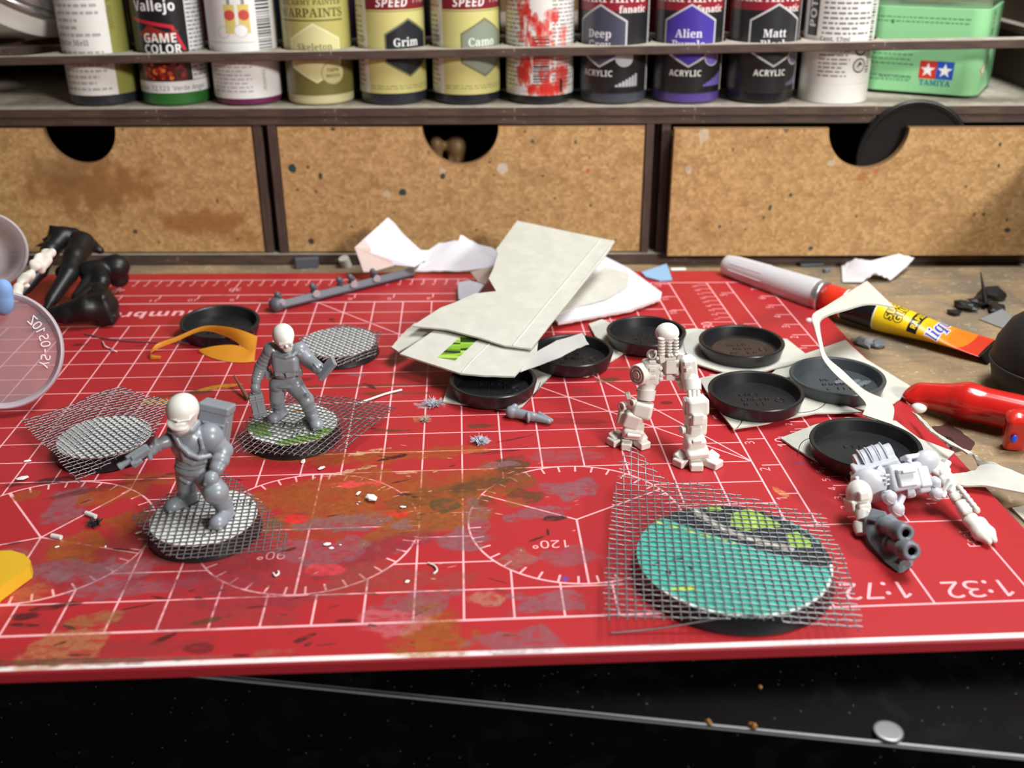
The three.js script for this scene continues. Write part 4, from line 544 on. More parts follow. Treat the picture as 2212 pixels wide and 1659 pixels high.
// pixel of the base's centre at its top, radius, label, art, wire outline (x, z), wire turn, pitch, wire height relative to the base's top
const MESHED = [
  { c: [226, 945], r: 1.25, paper: 1.16, label: 'black base topped with white paper under a square of wire mesh turned corner on', art: artWhite, poly: [[-11.7, 9.3], [-9.6, 7.35], [-7.9, 8.5], [-7.85, 10.6], [-9.1, 12.75]], turn: -0.72, pitch: 0.155, h: (x, z, cx, cz) => 0.035 * Math.sin(x * 3) - 0.04 * Math.max(0, Math.hypot(x - cx, z - cz) - 1.2) },
  { c: [731, 740], r: 1.25, paper: 1.16, label: 'black base with white paper and wire mesh behind the grey figure with a case', art: artWhite, poly: [[-5.05, 4.2], [-3.85, 3.0], [-2.5, 3.8], [-2.58, 5.62], [-3.6, 6.3], [-4.7, 5.4]], turn: -0.75, pitch: 0.15, h: (x, z, cx, cz) => -0.12 * Math.max(0, Math.hypot(x - cx, z - cz) - 1.15) },
  { c: [633, 918], r: 1.25, paper: 1.15, label: 'black base with green patched printed paper and a long diamond of wire mesh', art: artGreen, poly: [[-5.8, 11.5], [-5.6, 9.7], [-4.9, 8.2], [-2.9, 8.5], [-1.72, 9.1], [-2.95, 11.6], [-3.8, 11.8], [-5.0, 11.6]], turn: 0.49, pitch: 0.155, h: (x, z, cx, cz) => 0.02 * Math.sin(z * 2) - 0.03 * Math.max(0, Math.hypot(x - cx, z - cz) - 1.2) },
  { c: [441, 1118], r: 1.25, paper: 1.17, label: 'black base with white paper and mesh carrying the grey figure aiming a pistol', art: artText, poly: [[-7.35, 14.5], [-7.0, 13.8], [-6.7, 13.4], [-5.75, 12.55], [-5.1, 13.25], [-4.3, 14.4], [-3.78, 15.4], [-3.72, 16.0], [-5.9, 16.2], [-6.3, 15.95]], turn: -0.07, pitch: 0.148, h: (x, z, cx, cz) => 0.02 * Math.sin(x * 2 + z) },
  { c: [1584, 1206], r: 2.08, paper: 2.0, label: 'large round base covered with teal and green printed card under a wide sheet of mesh', art: artTeal, poly: [[4.1, 12.75], [3.72, 13.3], [3.48, 14.16], [2.83, 17.5], [2.68, 18.7], [3.86, 18.82], [5.57, 18.9], [7.41, 19.3], [7.56, 18.95], [7.86, 17.14], [7.99, 15.3], [7.0, 14.75], [6.17, 14.25], [5.53, 13.75], [4.75, 13.65]], turn: 0.13, pitch: 0.172, h: (x, z, cx, cz) => 0.02 * Math.sin(x * 1.5) + 0.55 * smooth(14.2, 12.8, z) * smooth(5.2, 3.8, x) + 0.12 * smooth(3.8, 2.8, x) * smooth(17, 15, z) },
];
const TOPS = MESHED.map((b) => {
  const hB = b.r > 2 ? 0.4 : 0.38, p = G(b.c[0], b.c[1], hB), t = thing('modelling_base', b.label, 'miniature base', [p.x, 0.004, p.z], 0, 'round bases topped with wire mesh');
  part('base_body', upright(b.r, hB), mBase, t);
  const [g, m] = paperDisc(b.paper, hB, b.art); part('paper_disc', g, m, t);
  const wr = 0.0145, y = hB + 0.035 + 0.022;
  part('wire_mesh', wireMesh(b.poly, b.turn, b.pitch, wr, (x, z) => y + (Math.hypot(x - p.x, z - p.z) < b.r ? Math.max(0, b.h(x, z, p.x, p.z)) : b.h(x, z, p.x, p.z))).translate(-p.x, 0, -p.z), mWire, t, 'grey woven wire mesh').userData.kind = 'stuff';
  return { x: p.x, z: p.z, y: y + 0.03 };
});

// ------------------------------------------------------------------ card scraps
const cardTex = pixelTex(512, 512, (x, y) => { const a = fbm(x / 40, y / 40, 101, 4), b = hash(x, y, 102), v = 200 + (a - 0.5) * 16 + (b - 0.5) * 8; return [v, v, v - 10]; });
const mCard = M(0xffffff, 0.75, { map: cardTex, side: THREE.DoubleSide }), mPaper = M(0xd8d7de, 0.55, { side: THREE.DoubleSide }), mTorn = M(0xe6cfc8, 0.85, { side: THREE.DoubleSide }), mPencil = M(0x4a4c50, 0.6);
const CARD_GROUP = 'cut cards under the upturned bases', TC = 0.045;
const P2 = (pts, h) => pts.map(([x, y, k]) => { const p = G(x, y, k ?? h); return [p.x, p.z, k ?? h]; });
const cardScrap = (label, pts, h, mat = mCard, o = {}) => { seed = pts[0][0] | 0; return single(o.name ?? 'card_scrap', sheet(torn(P2(pts, h), o.step ?? 0.25, o.amp ?? 0.006, o.only), o.t ?? TC, o.level ?? 2, o.extra ? P2(o.extra, h) : []), mat, label, 'card scrap', o.group); };
const CARDS = [
  cardScrap('small cream card with cut edges under the base beside the grey arm piece', [[978, 800], [957, 870], [1102, 889], [1128, 880], [1196, 806], [1090, 780]], 0.03, mCard, { group: CARD_GROUP }),
  cardScrap('pointed cream card under the base that a curled tracing scrap lies across', [[1140, 775], [1156, 800], [1268, 816], [1352, 762], [1310, 740], [1200, 730]], 0.03, mCard, { group: CARD_GROUP }),
  cardScrap('cream card with a lifted front edge under the base behind the white robot legs', [[1272, 702], [1300, 692], [1320, 700], [1500, 716], [1520, 745], [1480, 768], [1335, 764], [1285, 728]], 0.06, mCard, { group: CARD_GROUP }),
  cardScrap('cream card under the brown floored base with two drops of white glue', [[1470, 716], [1500, 712], [1700, 735], [1750, 775], [1702, 792], [1640, 806], [1560, 806], [1495, 786], [1480, 762]], 0.09, mCard, { group: CARD_GROUP }),
  cardScrap('wide cream card under the grey sided base, torn along its right edge', [[1700, 780], [1826, 737], [1870, 778], [1968, 838], [1948, 862], [1930, 874], [1880, 892], [1720, 852], [1660, 815]], 0.03, mCard, { amp: 0.03, only: [3, 4, 5], group: CARD_GROUP }),
  cardScrap('cream card with pencil curves under the upturned base left of the grey sided one', [[1510, 820], [1538, 869], [1584, 929], [1640, 920], [1692, 908], [1760, 895], [1862, 893], [1770, 856], [1720, 820], [1600, 800]], 0.1, mCard, { amp: 0.03, only: [2, 3, 4], group: CARD_GROUP }),
  cardScrap('cream card with a frayed left edge under the base behind the robot torso', [[1686, 949], [1760, 920], [1830, 904], [1935, 912], [1985, 950], [2061, 979], [2040, 1000], [1940, 1030], [1840, 1034], [1810, 1022], [1740, 985]], 0.03, mCard, { amp: 0.03, only: [8, 9, 10], group: CARD_GROUP }),
];
// pencil curves on the cards
const arc = (pts, h) => tube(pts.map(([x, y]) => G(x, y, h)), 0.012, 24, 5);
part('pencil_line', arc([[975, 815], [985, 850], [1045, 874], [1110, 872], [1155, 850], [1168, 826]], 0.078), mPencil, CARDS[0]);
part('pencil_line', arc([[1592, 925], [1602, 912], [1603, 898], [1594, 884]], 0.148), mPencil, CARDS[5]);
part('pencil_line', arc([[1700, 893], [1755, 888], [1785, 868], [1772, 852]], 0.148), mPencil, CARDS[5]);
part('pencil_line', arc([[1725, 979], [1728, 962], [1740, 950], [1760, 944]], 0.078), mPencil, CARDS[6]);
// upturned bases: pixel of the rim's centre, radius, height they stand at, label
const mUmber = M(0x3a2a1e, 0.6);
const CUPS = [
  [475, 697, 1.27, 0.0, 'upturned black base propping an orange peel strip', 0, [0.06, 0, -0.04]], [1065, 818, 1.25, 0.08, 'upturned black base half covered by the folded grey cards', 0], [1236, 755, 1.24, 0.08, 'upturned black base with a tracing paper scrap across it', 0], [1396, 713, 1.25, 0.11, 'upturned black base right behind the white robot legs', 0],
  [1602, 735, 1.3, 0.14, 'upturned black base with a brown stained floor and white glue drops', 1], [1633, 842, 1.31, 0.15, 'upturned black base on the card with pencil curves, showing moulded marks', 0], [1809, 810, 1.34, 0.08, 'upturned base with a grey side and wet glue streaks inside', 2], [1870, 955, 1.37, 0.08, 'upturned black base directly behind the white robot torso', 0],
];
CUPS.forEach(([px, py, r, h, label, kind, tilt], i) => {
  const p = G(px, py, h + 0.42), t = thing('upturned_base', label, 'miniature base', [p.x, h + 0.003, p.z], 0, 'upturned black miniature bases');
  if (tilt) t.rotation.set(tilt[0], 0, tilt[2]), t.position.y += 0.08;
  part('base_body', cup(r), kind === 2 ? M(0x3d4449, 0.4) : mBase, t);
  part('moulded_marks', mouldMarks(r, 200 + i), mBase, t).userData.kind = 'stuff';
  if (kind === 1) part('brown_stain', at(crisp([[r - 0.36, 0.121], [r - 0.36, 0.124], [0.001, 0.124]], 48), [0.06, 0, 0.05]), mUmber, t, 'brown paint on the floor of the base');
  if (kind === 2) { seed = 77; part('glue_streak', [0, 1, 2].map((k) => at(ball(0.2, 14), [0.25 + k * 0.28, 0.12, -0.25 + k * 0.1], [0, 0.5, 0], [1.5, 0.12, 0.6])), M(0x6a7378, 0.12), t, 'shiny grey glue streaks'); }
});
for (const [px, py, s] of [[1612, 780, 0.2], [1672, 770, 0.17], [1748, 694, 0.13]]) { const p = G(px, py, px > 1700 ? 0 : 0.14); single('glue_drop', at(ball(s, 20), [p.x, px > 1700 ? 0.02 : 0.15, p.z], [0, 0.4, 0], [1, 0.75, 0.8]), M(0xeeeeee, 0.2), px > 1700 ? 'white glue drop on the mat below the translucent tube cap' : 'rounded white glue drop against the brown stained base', 'glue drop', px > 1700 ? undefined : 'glue drops by the brown stained base'); }

// the stack of packaging card
{
  const z4 = (x, y) => [740 + x / 3.072, 440 + y / 3.072], H = (list) => list.map(([x, y, h]) => [...z4(x, y), h]);
  const big = thing('folded_card', 'large cream grey packaging card with a crease, leaning on the stack', 'card');
  const BIG = H([[1160, 128, 1.9], [465, 820, 0.92], [1250, 965, 0.86]]), onBig = (l) => flatSheet(l.map(([x, y, h]) => [...z4(x, y), h]), BIG);
  part('card_sheet', sheet(onBig([[1160, 128, 0.04], [1805, 262, 0.03], [1760, 330], [1250, 965, -0.03], [1075, 945, -0.02], [900, 895], [690, 845, 0.02], [465, 820], [650, 700], [745, 665], [880, 605], [1020, 590], [970, 505], [1000, 440], [1030, 345], [1020, 310]]), 0.05, 3), mCard, big);
  part('crease_ridge', tube(onBig([[1715, 248, 0.03], [1400, 620], [1130, 948, -0.02]]).map(([x, z, y]) => V(x, y + 0.045, z)), 0.028, 24, 6), mCard, big);
  part('folded_edge', tube(onBig([[1795, 270, 0.03], [1500, 645], [1245, 958, -0.03]]).map(([x, z, y]) => V(x, y + 0.02, z)), 0.035, 24, 6), mCard, big);
  const low = thing('printed_card', 'cream packaging card with a green photograph patch, under the large card', 'card');
  const LOW = H([[380, 1005, 0.68], [1300, 900, 0.76], [1140, 1150, 0.62]]), onLow = (l) => flatSheet(l.map(([x, y, h]) => [...z4(x, y), h]), LOW);
  part('card_sheet', sheet(onLow([[380, 1005], [610, 850], [800, 800], [1300, 900], [1290, 990], [1140, 1150, -0.02], [940, 1150, 0.0], [780, 1135]]), 0.05, 3), mCard, low);
  const pic = tex(canvas(256, 256, (c) => { c.fillStyle = '#22381a'; c.fillRect(0, 0, 256, 256); seed = 66; for (let i = 0; i < 16; i++) { c.strokeStyle = ['#7fae32', '#93c43c', '#5f8a26', '#a8d04e'][i % 4]; c.lineWidth = rr(16, 30); c.beginPath(); const y = rr(-20, 270); c.moveTo(-10, y); c.quadraticCurveTo(128, y - rr(-10, 50), 270, y - rr(10, 70)); c.stroke(); } }));
  pic.wrapS = pic.wrapT = THREE.RepeatWrapping;
  const pg = sheet(onLow([[632, 1032, 0.052], [748, 1052, 0.052], [905, 905, 0.052], [800, 880, 0.052]]), 0.012, 2), q = pg.attributes.position; for (let k = 0; k < q.count; k++) pg.attributes.uv.setXY(k, q.getX(k) / 1.6, q.getZ(k) / 1.6);
  part('green_photo_patch', pg, M(0xffffff, 0.35, { map: pic }), low, 'green printed photo of leaves');
  part('crease_ridge', tube(onLow([[790, 1132], [880, 1030], [985, 930]]).map(([x, z, y]) => V(x, y + 0.05, z)), 0.022, 16, 6), mCard, low);
  cardScrap('cream card flap sticking out left from under the printed card', H([[325, 960, 0.5], [400, 870, 0.54], [480, 800, 0.7], [620, 845, 0.64], [480, 930, 0.56], [370, 990, 0.5]]), 0.5, mCard);
  const w = thing('torn_card', 'thick white card with a pinkish torn edge under the right of the stack', 'card');
  seed = 5; part('card_sheet', sheet(torn(P2(H([[1720, 350, 0.6], [1900, 440, 0.42], [2118, 600, 0.3], [2110, 640, 0.22], [1900, 715, 0.16], [1680, 755, 0.16], [1430, 800, 0.2], [1300, 700, 0.4], [1500, 480, 0.6]])), 0.2, 0.02, [3, 4, 5, 6]), 0.07, 2), mPaper, w);
  part('torn_edge', sheet(torn(P2(H([[2112, 612, 0.24], [2112, 645, 0.17], [1900, 722, 0.1], [1680, 762, 0.1], [1430, 806, 0.12], [1430, 780, 0.16], [1680, 735, 0.13], [1900, 695, 0.13]])), 0.12, 0.03), 0.06, 2), mTorn, w, 'pale pink torn edge');
  cardScrap('grey card layer with a ragged edge lying on the thick white card', H([[1740, 430, 0.55], [1900, 470, 0.5], [1890, 560, 0.42], [1740, 640, 0.38], [1540, 690, 0.36], [1440, 740, 0.36], [1480, 640, 0.5]]), 0.4, mCard, { amp: 0.02, only: [2, 3, 4] });
  // white glossy paper standing folded at the back
  const f = thing('crumpled_paper', 'white glossy paper folded upright with a torn pink edge by the drawers', 'paper');
  seed = 9;
  const quad = (pts) => { const v = pts.map(([x, y, z]) => { const [a, b] = z4(x, y); return D(a, b, z); }), g = new THREE.BufferGeometry(), idx = [], pos = []; v.forEach((p) => pos.push(p.x, p.y, p.z)); v.forEach((p) => pos.push(p.x, p.y, p.z - 0.03)); const n = v.length; for (let i = 1; i < n - 1; i++) idx.push(0, i + 1, i, n, n + i, n + i + 1); for (let i = 0; i < n; i++) { const j = (i + 1) % n; idx.push(i, j, n + j, i, n + j, n + i); } g.setAttribute('position', new THREE.Float32BufferAttribute(pos, 3)); g.setIndex(idx); const o = g.toNonIndexed(); o.computeVertexNormals(); return o; };
  part('standing_fold', quad([[80, 290, -2.7], [300, 92, -3.7], [345, 130, -3.6], [400, 200, -3.3], [520, 310, -2.9], [560, 370, -2.6], [480, 420, -2.35], [340, 405, -2.4], [220, 440, -2.3], [135, 445, -2.3], [120, 360, -2.5]]), mPaper, f);
  part('torn_edge', quad([[80, 290, -2.62], [150, 240, -2.8], [190, 300, -2.6], [180, 360, -2.5], [240, 400, -2.4], [330, 380, -2.35], [340, 410, -2.3], [220, 445, -2.25], [140, 455, -2.25], [120, 360, -2.45]]), mTorn, f, 'pale pink torn edge');
  part('flat_fold', sheet(P2(H([[500, 310, 0.75], [640, 265, 0.85], [770, 250, 0.95], [780, 212, 1.1], [860, 250, 0.9], [1030, 320, 0.7], [1030, 400, 0.35], [960, 430, 0.2], [800, 450, 0.1], [640, 450, 0.12], [480, 450, 0.08], [560, 390, 0.3]])), 0.03, 2), mPaper, f);
  cardScrap('small lavender grey paper scrap sticking out beside the large card notch', H([[765, 530, 0.2], [840, 515, 0.35], [940, 545, 0.6], [880, 620, 0.6], [790, 650, 0.5], [770, 640, 0.2]]), 0.3, M(0xcfd0de, 0.7, { side: THREE.DoubleSide }), { name: 'paper_scrap' });
  cardScrap('brownish torn paper scrap between the white paper and the large card', H([[850, 460, 0.2], [1000, 420, 0.7], [1010, 470, 0.9], [950, 540, 0.6], [900, 530, 0.3]]), 0.3, M(0xcdbdb4, 0.8, { side: THREE.DoubleSide }), { name: 'paper_scrap' });
  cardScrap('curled grey tracing paper scrap lying across an upturned base', H([[1180, 1120, 0.6], [1240, 1010, 0.72], [1420, 910, 0.72], [1590, 860, 0.75], [1635, 935, 0.72], [1560, 960, 0.66], [1450, 1020, 0.62], [1320, 1070, 0.6]]), 0.6, M(0xd4d4d0, 0.6, { transmission: 0.3, side: THREE.DoubleSide }), { name: 'paper_scrap', amp: 0.02, t: 0.015 });
  cardScrap('pale blue paper scrap at the far edge of the mat', [[1385, 590], [1440, 572], [1452, 606], [1425, 608], [1395, 600]], 0.02, M(0x8fb4d6, 0.8), { name: 'paper_scrap' });
}
// arching offcut and the ring-shaped offcut on the right
{
  const t = thing('card_offcut', 'thin curling card offcut arching from the glue tube over the grey sided base', 'card offcut');
  const z = (x, y) => [1680 + x / 4.147, 560 + y / 4.147], Q = (x, y, h) => { const p = G(...z(x, y), h); return p; };
  const L = [[800, 192, 1.55], [640, 290, 1.75], [430, 420, 1.9], [310, 500, 1.9], [330, 620, 1.8], [370, 760, 1.6], [400, 880, 1.4], [500, 1010, 1.15], [690, 1180, 0.8], [790, 1290, 0.6], [760, 1390, 0.5]];
  const Rr = [[1050, 432, 1.45], [830, 400, 1.72], [650, 440, 1.85], [400, 530, 1.85], [385, 640, 1.78], [400, 740, 1.58], [450, 880, 1.38], [570, 985, 1.15], [780, 1170, 0.82], [1020, 1290, 0.55], [1030, 1480, 0.42]];
  const a = L.map((p) => Q(...p)), b = Rr.map((p) => Q(...p)), ca = new THREE.CatmullRomCurve3(a), cb = new THREE.CatmullRomCurve3(b), n = 60, pos = [], idx = [];
  for (let s = 0; s < 2; s++) for (let i = 0; i <= n; i++) { const p = ca.getPoint(i / n), q = cb.getPoint(i / n); for (let j = 0; j <= 4; j++) { const v = p.clone().lerp(q, j / 4); pos.push(v.x, v.y + (s ? -0.035 : 0), v.z); } }
  const row = 5, off = (n + 1) * row; for (let i = 0; i < n; i++) { for (let j = 0; j < 4; j++) { const k = i * row + j; idx.push(k, k + 1, k + row, k + 1, k + row + 1, k + row, off + k, off + k + row, off + k + 1, off + k + 1, off + k + row, off + k + row + 1); } for (const j of [0, 4]) { const k = i * row + j; idx.push(k, k + row, off + k, k + row, off + k + row, off + k); } }
  const g = new THREE.BufferGeometry(); g.setAttribute('position', new THREE.Float32BufferAttribute(pos, 3)); g.setIndex(idx); g.computeVertexNormals(); part('card_strip', g, mCard, t);
  cardScrap('cream ring shaped card offcut lying over the mat edge by the red tool', [[1969, 891, 0.25], [1990, 905, 0.3], [2020, 935, 0.4], [2060, 960, 0.45], [2100, 985, 0.45], [2140, 1000, 0.4], [2212, 1030, 0.35], [2260, 1050, 0.3], [2260, 1085, 0.25], [2212, 1068, 0.25], [2130, 1052, 0.2], [2080, 1052, 0.12], [2050, 1045, 0.08], [2052, 1028, 0.08], [2080, 1024, 0.1], [2105, 1020, 0.18], [2116, 1008, 0.25], [2113, 990, 0.36], [2090, 983, 0.42], [2050, 962, 0.42], [2010, 935, 0.36]], 0.2, mCard, { name: 'card_offcut', step: 0.4 });
  cardScrap('cream card corner lying on the desk beyond the mat edge', [[2185, 1100], [2212, 1095], [2260, 1100], [2260, 1150], [2225, 1140]], -0.28, mCard);
}

// ------------------------------------------------------------------ grey figures
const mGrey = M(0x868d95, 0.33, { clearcoat: 0.25, clearcoatRoughness: 0.3 }), mWhite = M(0xdedcd5, 0.42), mPrimer = M(0xc6cbd3, 0.38), mSteel = M(0x6d747c, 0.35);
const zoomer = (ox, oy, s) => (x, y, z) => D(ox + x / s, oy + y / s, z);
function bar(a, b, w, d, r = 0.03, roll = 0) { const g = box(w, a.distanceTo(b), d, r); if (roll) g.rotateY(roll); return between(g, a, b); }
const finish = (t, parts) => { for (const [name, g, m, label] of parts) part(name, g, m, t, label); };
// shifts a figure built in place so that its group stands at its base
function settle(t, x, y, z) { t.position.set(x, y, z); for (const c of t.children) { c.geometry.translate(-x, -y, -z); for (const k of c.children) k.geometry.translate(-x, -y, -z); } }
{
  const J = zoomer(220, 820, 4.045), y0 = TOPS[3].y;
  const hipL = J(748, 810, 14.2), kneeL = J(745, 925, 14.12), ankL = J(740, 1020, 13.95), heelL = V(-6.16, y0 + 0.11, 13.9), toeL = V(-6.5, y0 + 0.1, 14.22);
  const hipR = J(890, 820, 14.3), kneeR = J(995, 985, 14.78), ankR = J(1065, 1100, 14.58), heelR = V(-5.22, y0 + 0.11, 14.6), toeR = V(-5.34, y0 + 0.1, 15.0);
  const pelvis = J(815, 780, 14.24), waist = J(800, 690, 14.26), chest = J(780, 560, 14.32), neck = J(735, 430, 14.4), sR = J(925, 500, 14.25), sL = J(640, 500, 14.38);
  const eR = J(1065, 620, 14.25), wR = J(1005, 770, 14.58), fR = J(955, 865, 14.75), eL = J(560, 540, 14.5), wL = J(480, 570, 14.66), fL = J(440, 620, 14.78);
  const strap = [[635, 480, 14.66], [685, 575, 14.73], [760, 648, 14.73], [850, 685, 14.67], [940, 665, 14.55]].map((p) => J(...p)), muz = J(150, 765, 15.15), grip = J(430, 590, 14.85);
  const collar = [[600, 440, 14.62], [680, 470, 14.68], [780, 440, 14.62], [830, 380, 14.4]].map((p) => J(...p));
  const hem = [[680, 780, 14.4], [760, 800, 14.5], [850, 800, 14.5], [920, 770, 14.4]].map((p) => J(...p));
  const chain = (pts, r, k = 0.012) => pts.slice(1).map((p, i) => Object.assign(cap(pts[i], p, r, r), { k }));
  const crease = (o, k = 0.015) => Object.assign(o, { k }), sole = (h, t, w) => crease(blk(h.clone().lerp(t, 0.55).setY(y0 + 0.035), [w, 0.035, h.distanceTo(t) * 0.5 + 0.16], 0.034, [0, Math.atan2(t.x - h.x, t.z - h.z), 0]), 0.008);
  const fingers = (c, dir, out) => [0, 1, 2, 3].map((i) => Object.assign(cap(c.clone().addScaledVector(out, 0.05).addScaledVector(dir, -0.09 + i * 0.055), c.clone().addScaledVector(out, 0.1).addScaledVector(dir, -0.09 + i * 0.055).add(V(0, -0.06, 0.02)), 0.034, 0.03), { k: 0.02 }));
  const g = body([
    ell(chest, [0.45, 0.45, 0.34], [0.25, 0, 0.1]), ell(waist, [0.39, 0.32, 0.31]), ell(pelvis, [0.41, 0.26, 0.32]), cap(neck, chest, 0.23, 0.33), cap(sL, sR, 0.21, 0.26),
    cap(sR, eR, 0.28, 0.2), cap(eR, wR, 0.2, 0.165), ell(fR, [0.17, 0.17, 0.18]), ...fingers(fR, V(0.9, -0.2, 0.1).normalize(), V(-0.4, -0.3, 0.6)), cap(fR.clone().add(V(-0.06, 0.05, 0.08)), fR.clone().add(V(-0.12, -0.06, 0.14)), 0.04, 0.035),
    cap(sL, eL, 0.17, 0.15), cap(eL, wL, 0.14, 0.12), ell(fL, [0.12, 0.11, 0.12]), ...fingers(fL, V(0.2, 0.9, 0.1).normalize(), V(-0.4, -0.5, 0.4)), cap(fL, grip, 0.06, 0.05),
    cap(hipL, kneeL, 0.27, 0.23), cap(kneeL, ankL, 0.225, 0.19), cap(hipR, kneeR, 0.28, 0.26), ell(kneeR, [0.28, 0.28, 0.27]), cap(kneeR, ankR, 0.23, 0.2),
    cap(ankL, heelL, 0.18, 0.13), cap(heelL, toeL, 0.14, 0.16), cap(ankR, heelR, 0.19, 0.14), cap(heelR, toeR, 0.15, 0.17), ell(toeL, [0.18, 0.13, 0.19]), ell(toeR, [0.19, 0.13, 0.2]),
    ...chain(strap, 0.06), ...chain(collar, 0.085), ...chain([J(690, 715, 14.45), J(790, 735, 14.54), J(900, 715, 14.5)], 0.06), blk(J(755, 705, 14.56), [0.13, 0.07, 0.05], 0.03, [0, 0, -0.4]),
    ...chain([J(680, 905, 14.2), J(740, 950, 14.33), J(800, 930, 14.2)], 0.04), ...chain([J(670, 975, 14.05), J(740, 1005, 14.17), J(800, 985, 14.05)], 0.035), ...chain([J(1000, 1085, 14.75), J(1070, 1100, 14.78), J(1130, 1060, 14.62)], 0.035), ...chain([J(985, 640, 14.4), J(1060, 680, 14.48), J(1090, 640, 14.35)], 0.05),
    blk(J(690, 820, 14.2), [0.06, 0.1, 0.1], 0.03),
    crease(ell(J(812, 752, 14.27), [0.45, 0.17, 0.36], [0.12, 0, -0.06])), crease(ell(J(808, 712, 14.27), [0.42, 0.05, 0.345], [0.12, 0, -0.06]), 0.008), sole(heelL, toeL, 0.15), sole(heelR, toeR, 0.16),
    crease(ell(eR.clone().lerp(wR, 0.55), [0.21, 0.2, 0.2]), 0.01), crease(ell(eR.clone().lerp(wR, 0.95), [0.19, 0.07, 0.19], [0.5, 0, 0.4]), 0.008), crease(ell(eL.clone().lerp(wL, 0.85), [0.06, 0.16, 0.16], [0, 0, 0.3]), 0.008), crease(ell(ankL.clone().lerp(kneeL, 0.25), [0.235, 0.06, 0.235]), 0.01), crease(ell(ankR.clone().lerp(kneeR, 0.3), [0.25, 0.07, 0.25], [-0.4, 0, 0.3]), 0.01), crease(ell(kneeR.clone().add(V(0, 0.02, 0.06)), [0.27, 0.24, 0.24]), 0.01),
    crease(ell(sR.clone().add(V(0.04, -0.02, 0)), [0.31, 0.33, 0.31]), 0.01), ...chain([J(690, 860, 14.44), J(750, 900, 14.46), J(800, 880, 14.4)], 0.05, 0.03), ...chain([J(860, 520, 14.62), J(880, 600, 14.64), J(860, 650, 14.62)], 0.045, 0.03), ...chain([J(700, 620, 14.66), J(720, 690, 14.62)], 0.05, 0.03),
  ], 0.023, 0.04);
  const hc = J(705, 262, 14.5), head = body([ell(hc, [0.335, 0.35, 0.37], [0.5, -0.4, 0]), ell(J(715, 345, 14.5), [0.27, 0.25, 0.27]), Object.assign(ell(J(660, 388, 14.8), [0.24, 0.075, 0.17], [0.5, -0.35, -0.16]), { k: 0.015 }), Object.assign(ell(J(610, 320, 14.66), [0.05, 0.15, 0.12]), { k: 0.02 }), Object.assign(ell(J(805, 335, 14.55), [0.05, 0.12, 0.09]), { k: 0.02 }), Object.assign(cap(J(600, 345, 14.8), J(665, 368, 14.92), 0.025, 0.025), { k: 0.015 }), Object.assign(cap(J(665, 368, 14.92), J(760, 352, 14.85), 0.025, 0.025), { k: 0.015 }), Object.assign(cap(J(760, 352, 14.85), J(812, 290, 14.62), 0.025, 0.025), { k: 0.015 }), ell(J(690, 420, 14.66), [0.2, 0.14, 0.16]), cap(hc, neck, 0.22, 0.19)], 0.02, 0.05, [Object.assign(cap(J(625, 240, 14.86), J(640, 350, 14.96), 0.012, 0.012), {})]);
  const ax = muz.clone().sub(grip).normalize(), mid = (k) => grip.clone().lerp(muz, k), pistol = [bar(mid(0.05), mid(0.6), 0.2, 0.17, 0.03), limb(mid(0.55), mid(0.98), 0.06, 0.065), limb(mid(0.9), mid(1.0), 0.08, 0.08), bar(mid(0.15).add(V(0, 0.1, 0)), mid(0.75).add(V(0, 0.09, 0)), 0.09, 0.08, 0.02), bar(mid(0.35).add(V(0.03, -0.1, 0.04)), mid(0.65).add(V(0.03, -0.12, 0.04)), 0.13, 0.12, 0.03), bar(mid(0.08), mid(0.14).add(V(0.05, -0.22, 0.02)), 0.1, 0.11, 0.03), limb(mid(0.5).add(V(0.02, -0.06, 0.08)), mid(0.62).add(V(0.02, -0.06, 0.08)), 0.07, 0.07)];
  const packC = J(985, 395, 13.88), pk = (p, r = [-0.2, -0.15, -0.22]) => (gg) => gg.applyMatrix4(new THREE.Matrix4().compose(packC, new THREE.Quaternion().setFromEuler(new THREE.Euler(...r)), V(1, 1, 1)));
  const pack = [box(0.66, 0.95, 0.46, 0.06, 3), at(box(0.7, 0.2, 0.5, 0.05), [0, 0.42, 0]), at(box(0.5, 0.06, 0.08, 0.02), [0.05, 0.1, 0.24]), at(box(0.07, 0.5, 0.06, 0.02), [0.33, -0.05, 0.18]), at(box(0.6, 0.05, 0.5, 0.02), [0.02, -0.12, 0.01]), at(box(0.2, 0.24, 0.1, 0.03), [0.2, -0.28, 0.22])].map(pk());
  const t = thing('soldier_figure', 'grey plastic soldier figure with white cap head, backpack and outstretched pistol', 'figure');
  finish(t, [['figure_body', g, mGrey], ['head', head, mWhite, 'white plastic head in a cap'], ['pistol', pistol, mGrey], ['backpack', pack, mGrey]]);
  settle(t, -5.75, y0, 14.4);
}
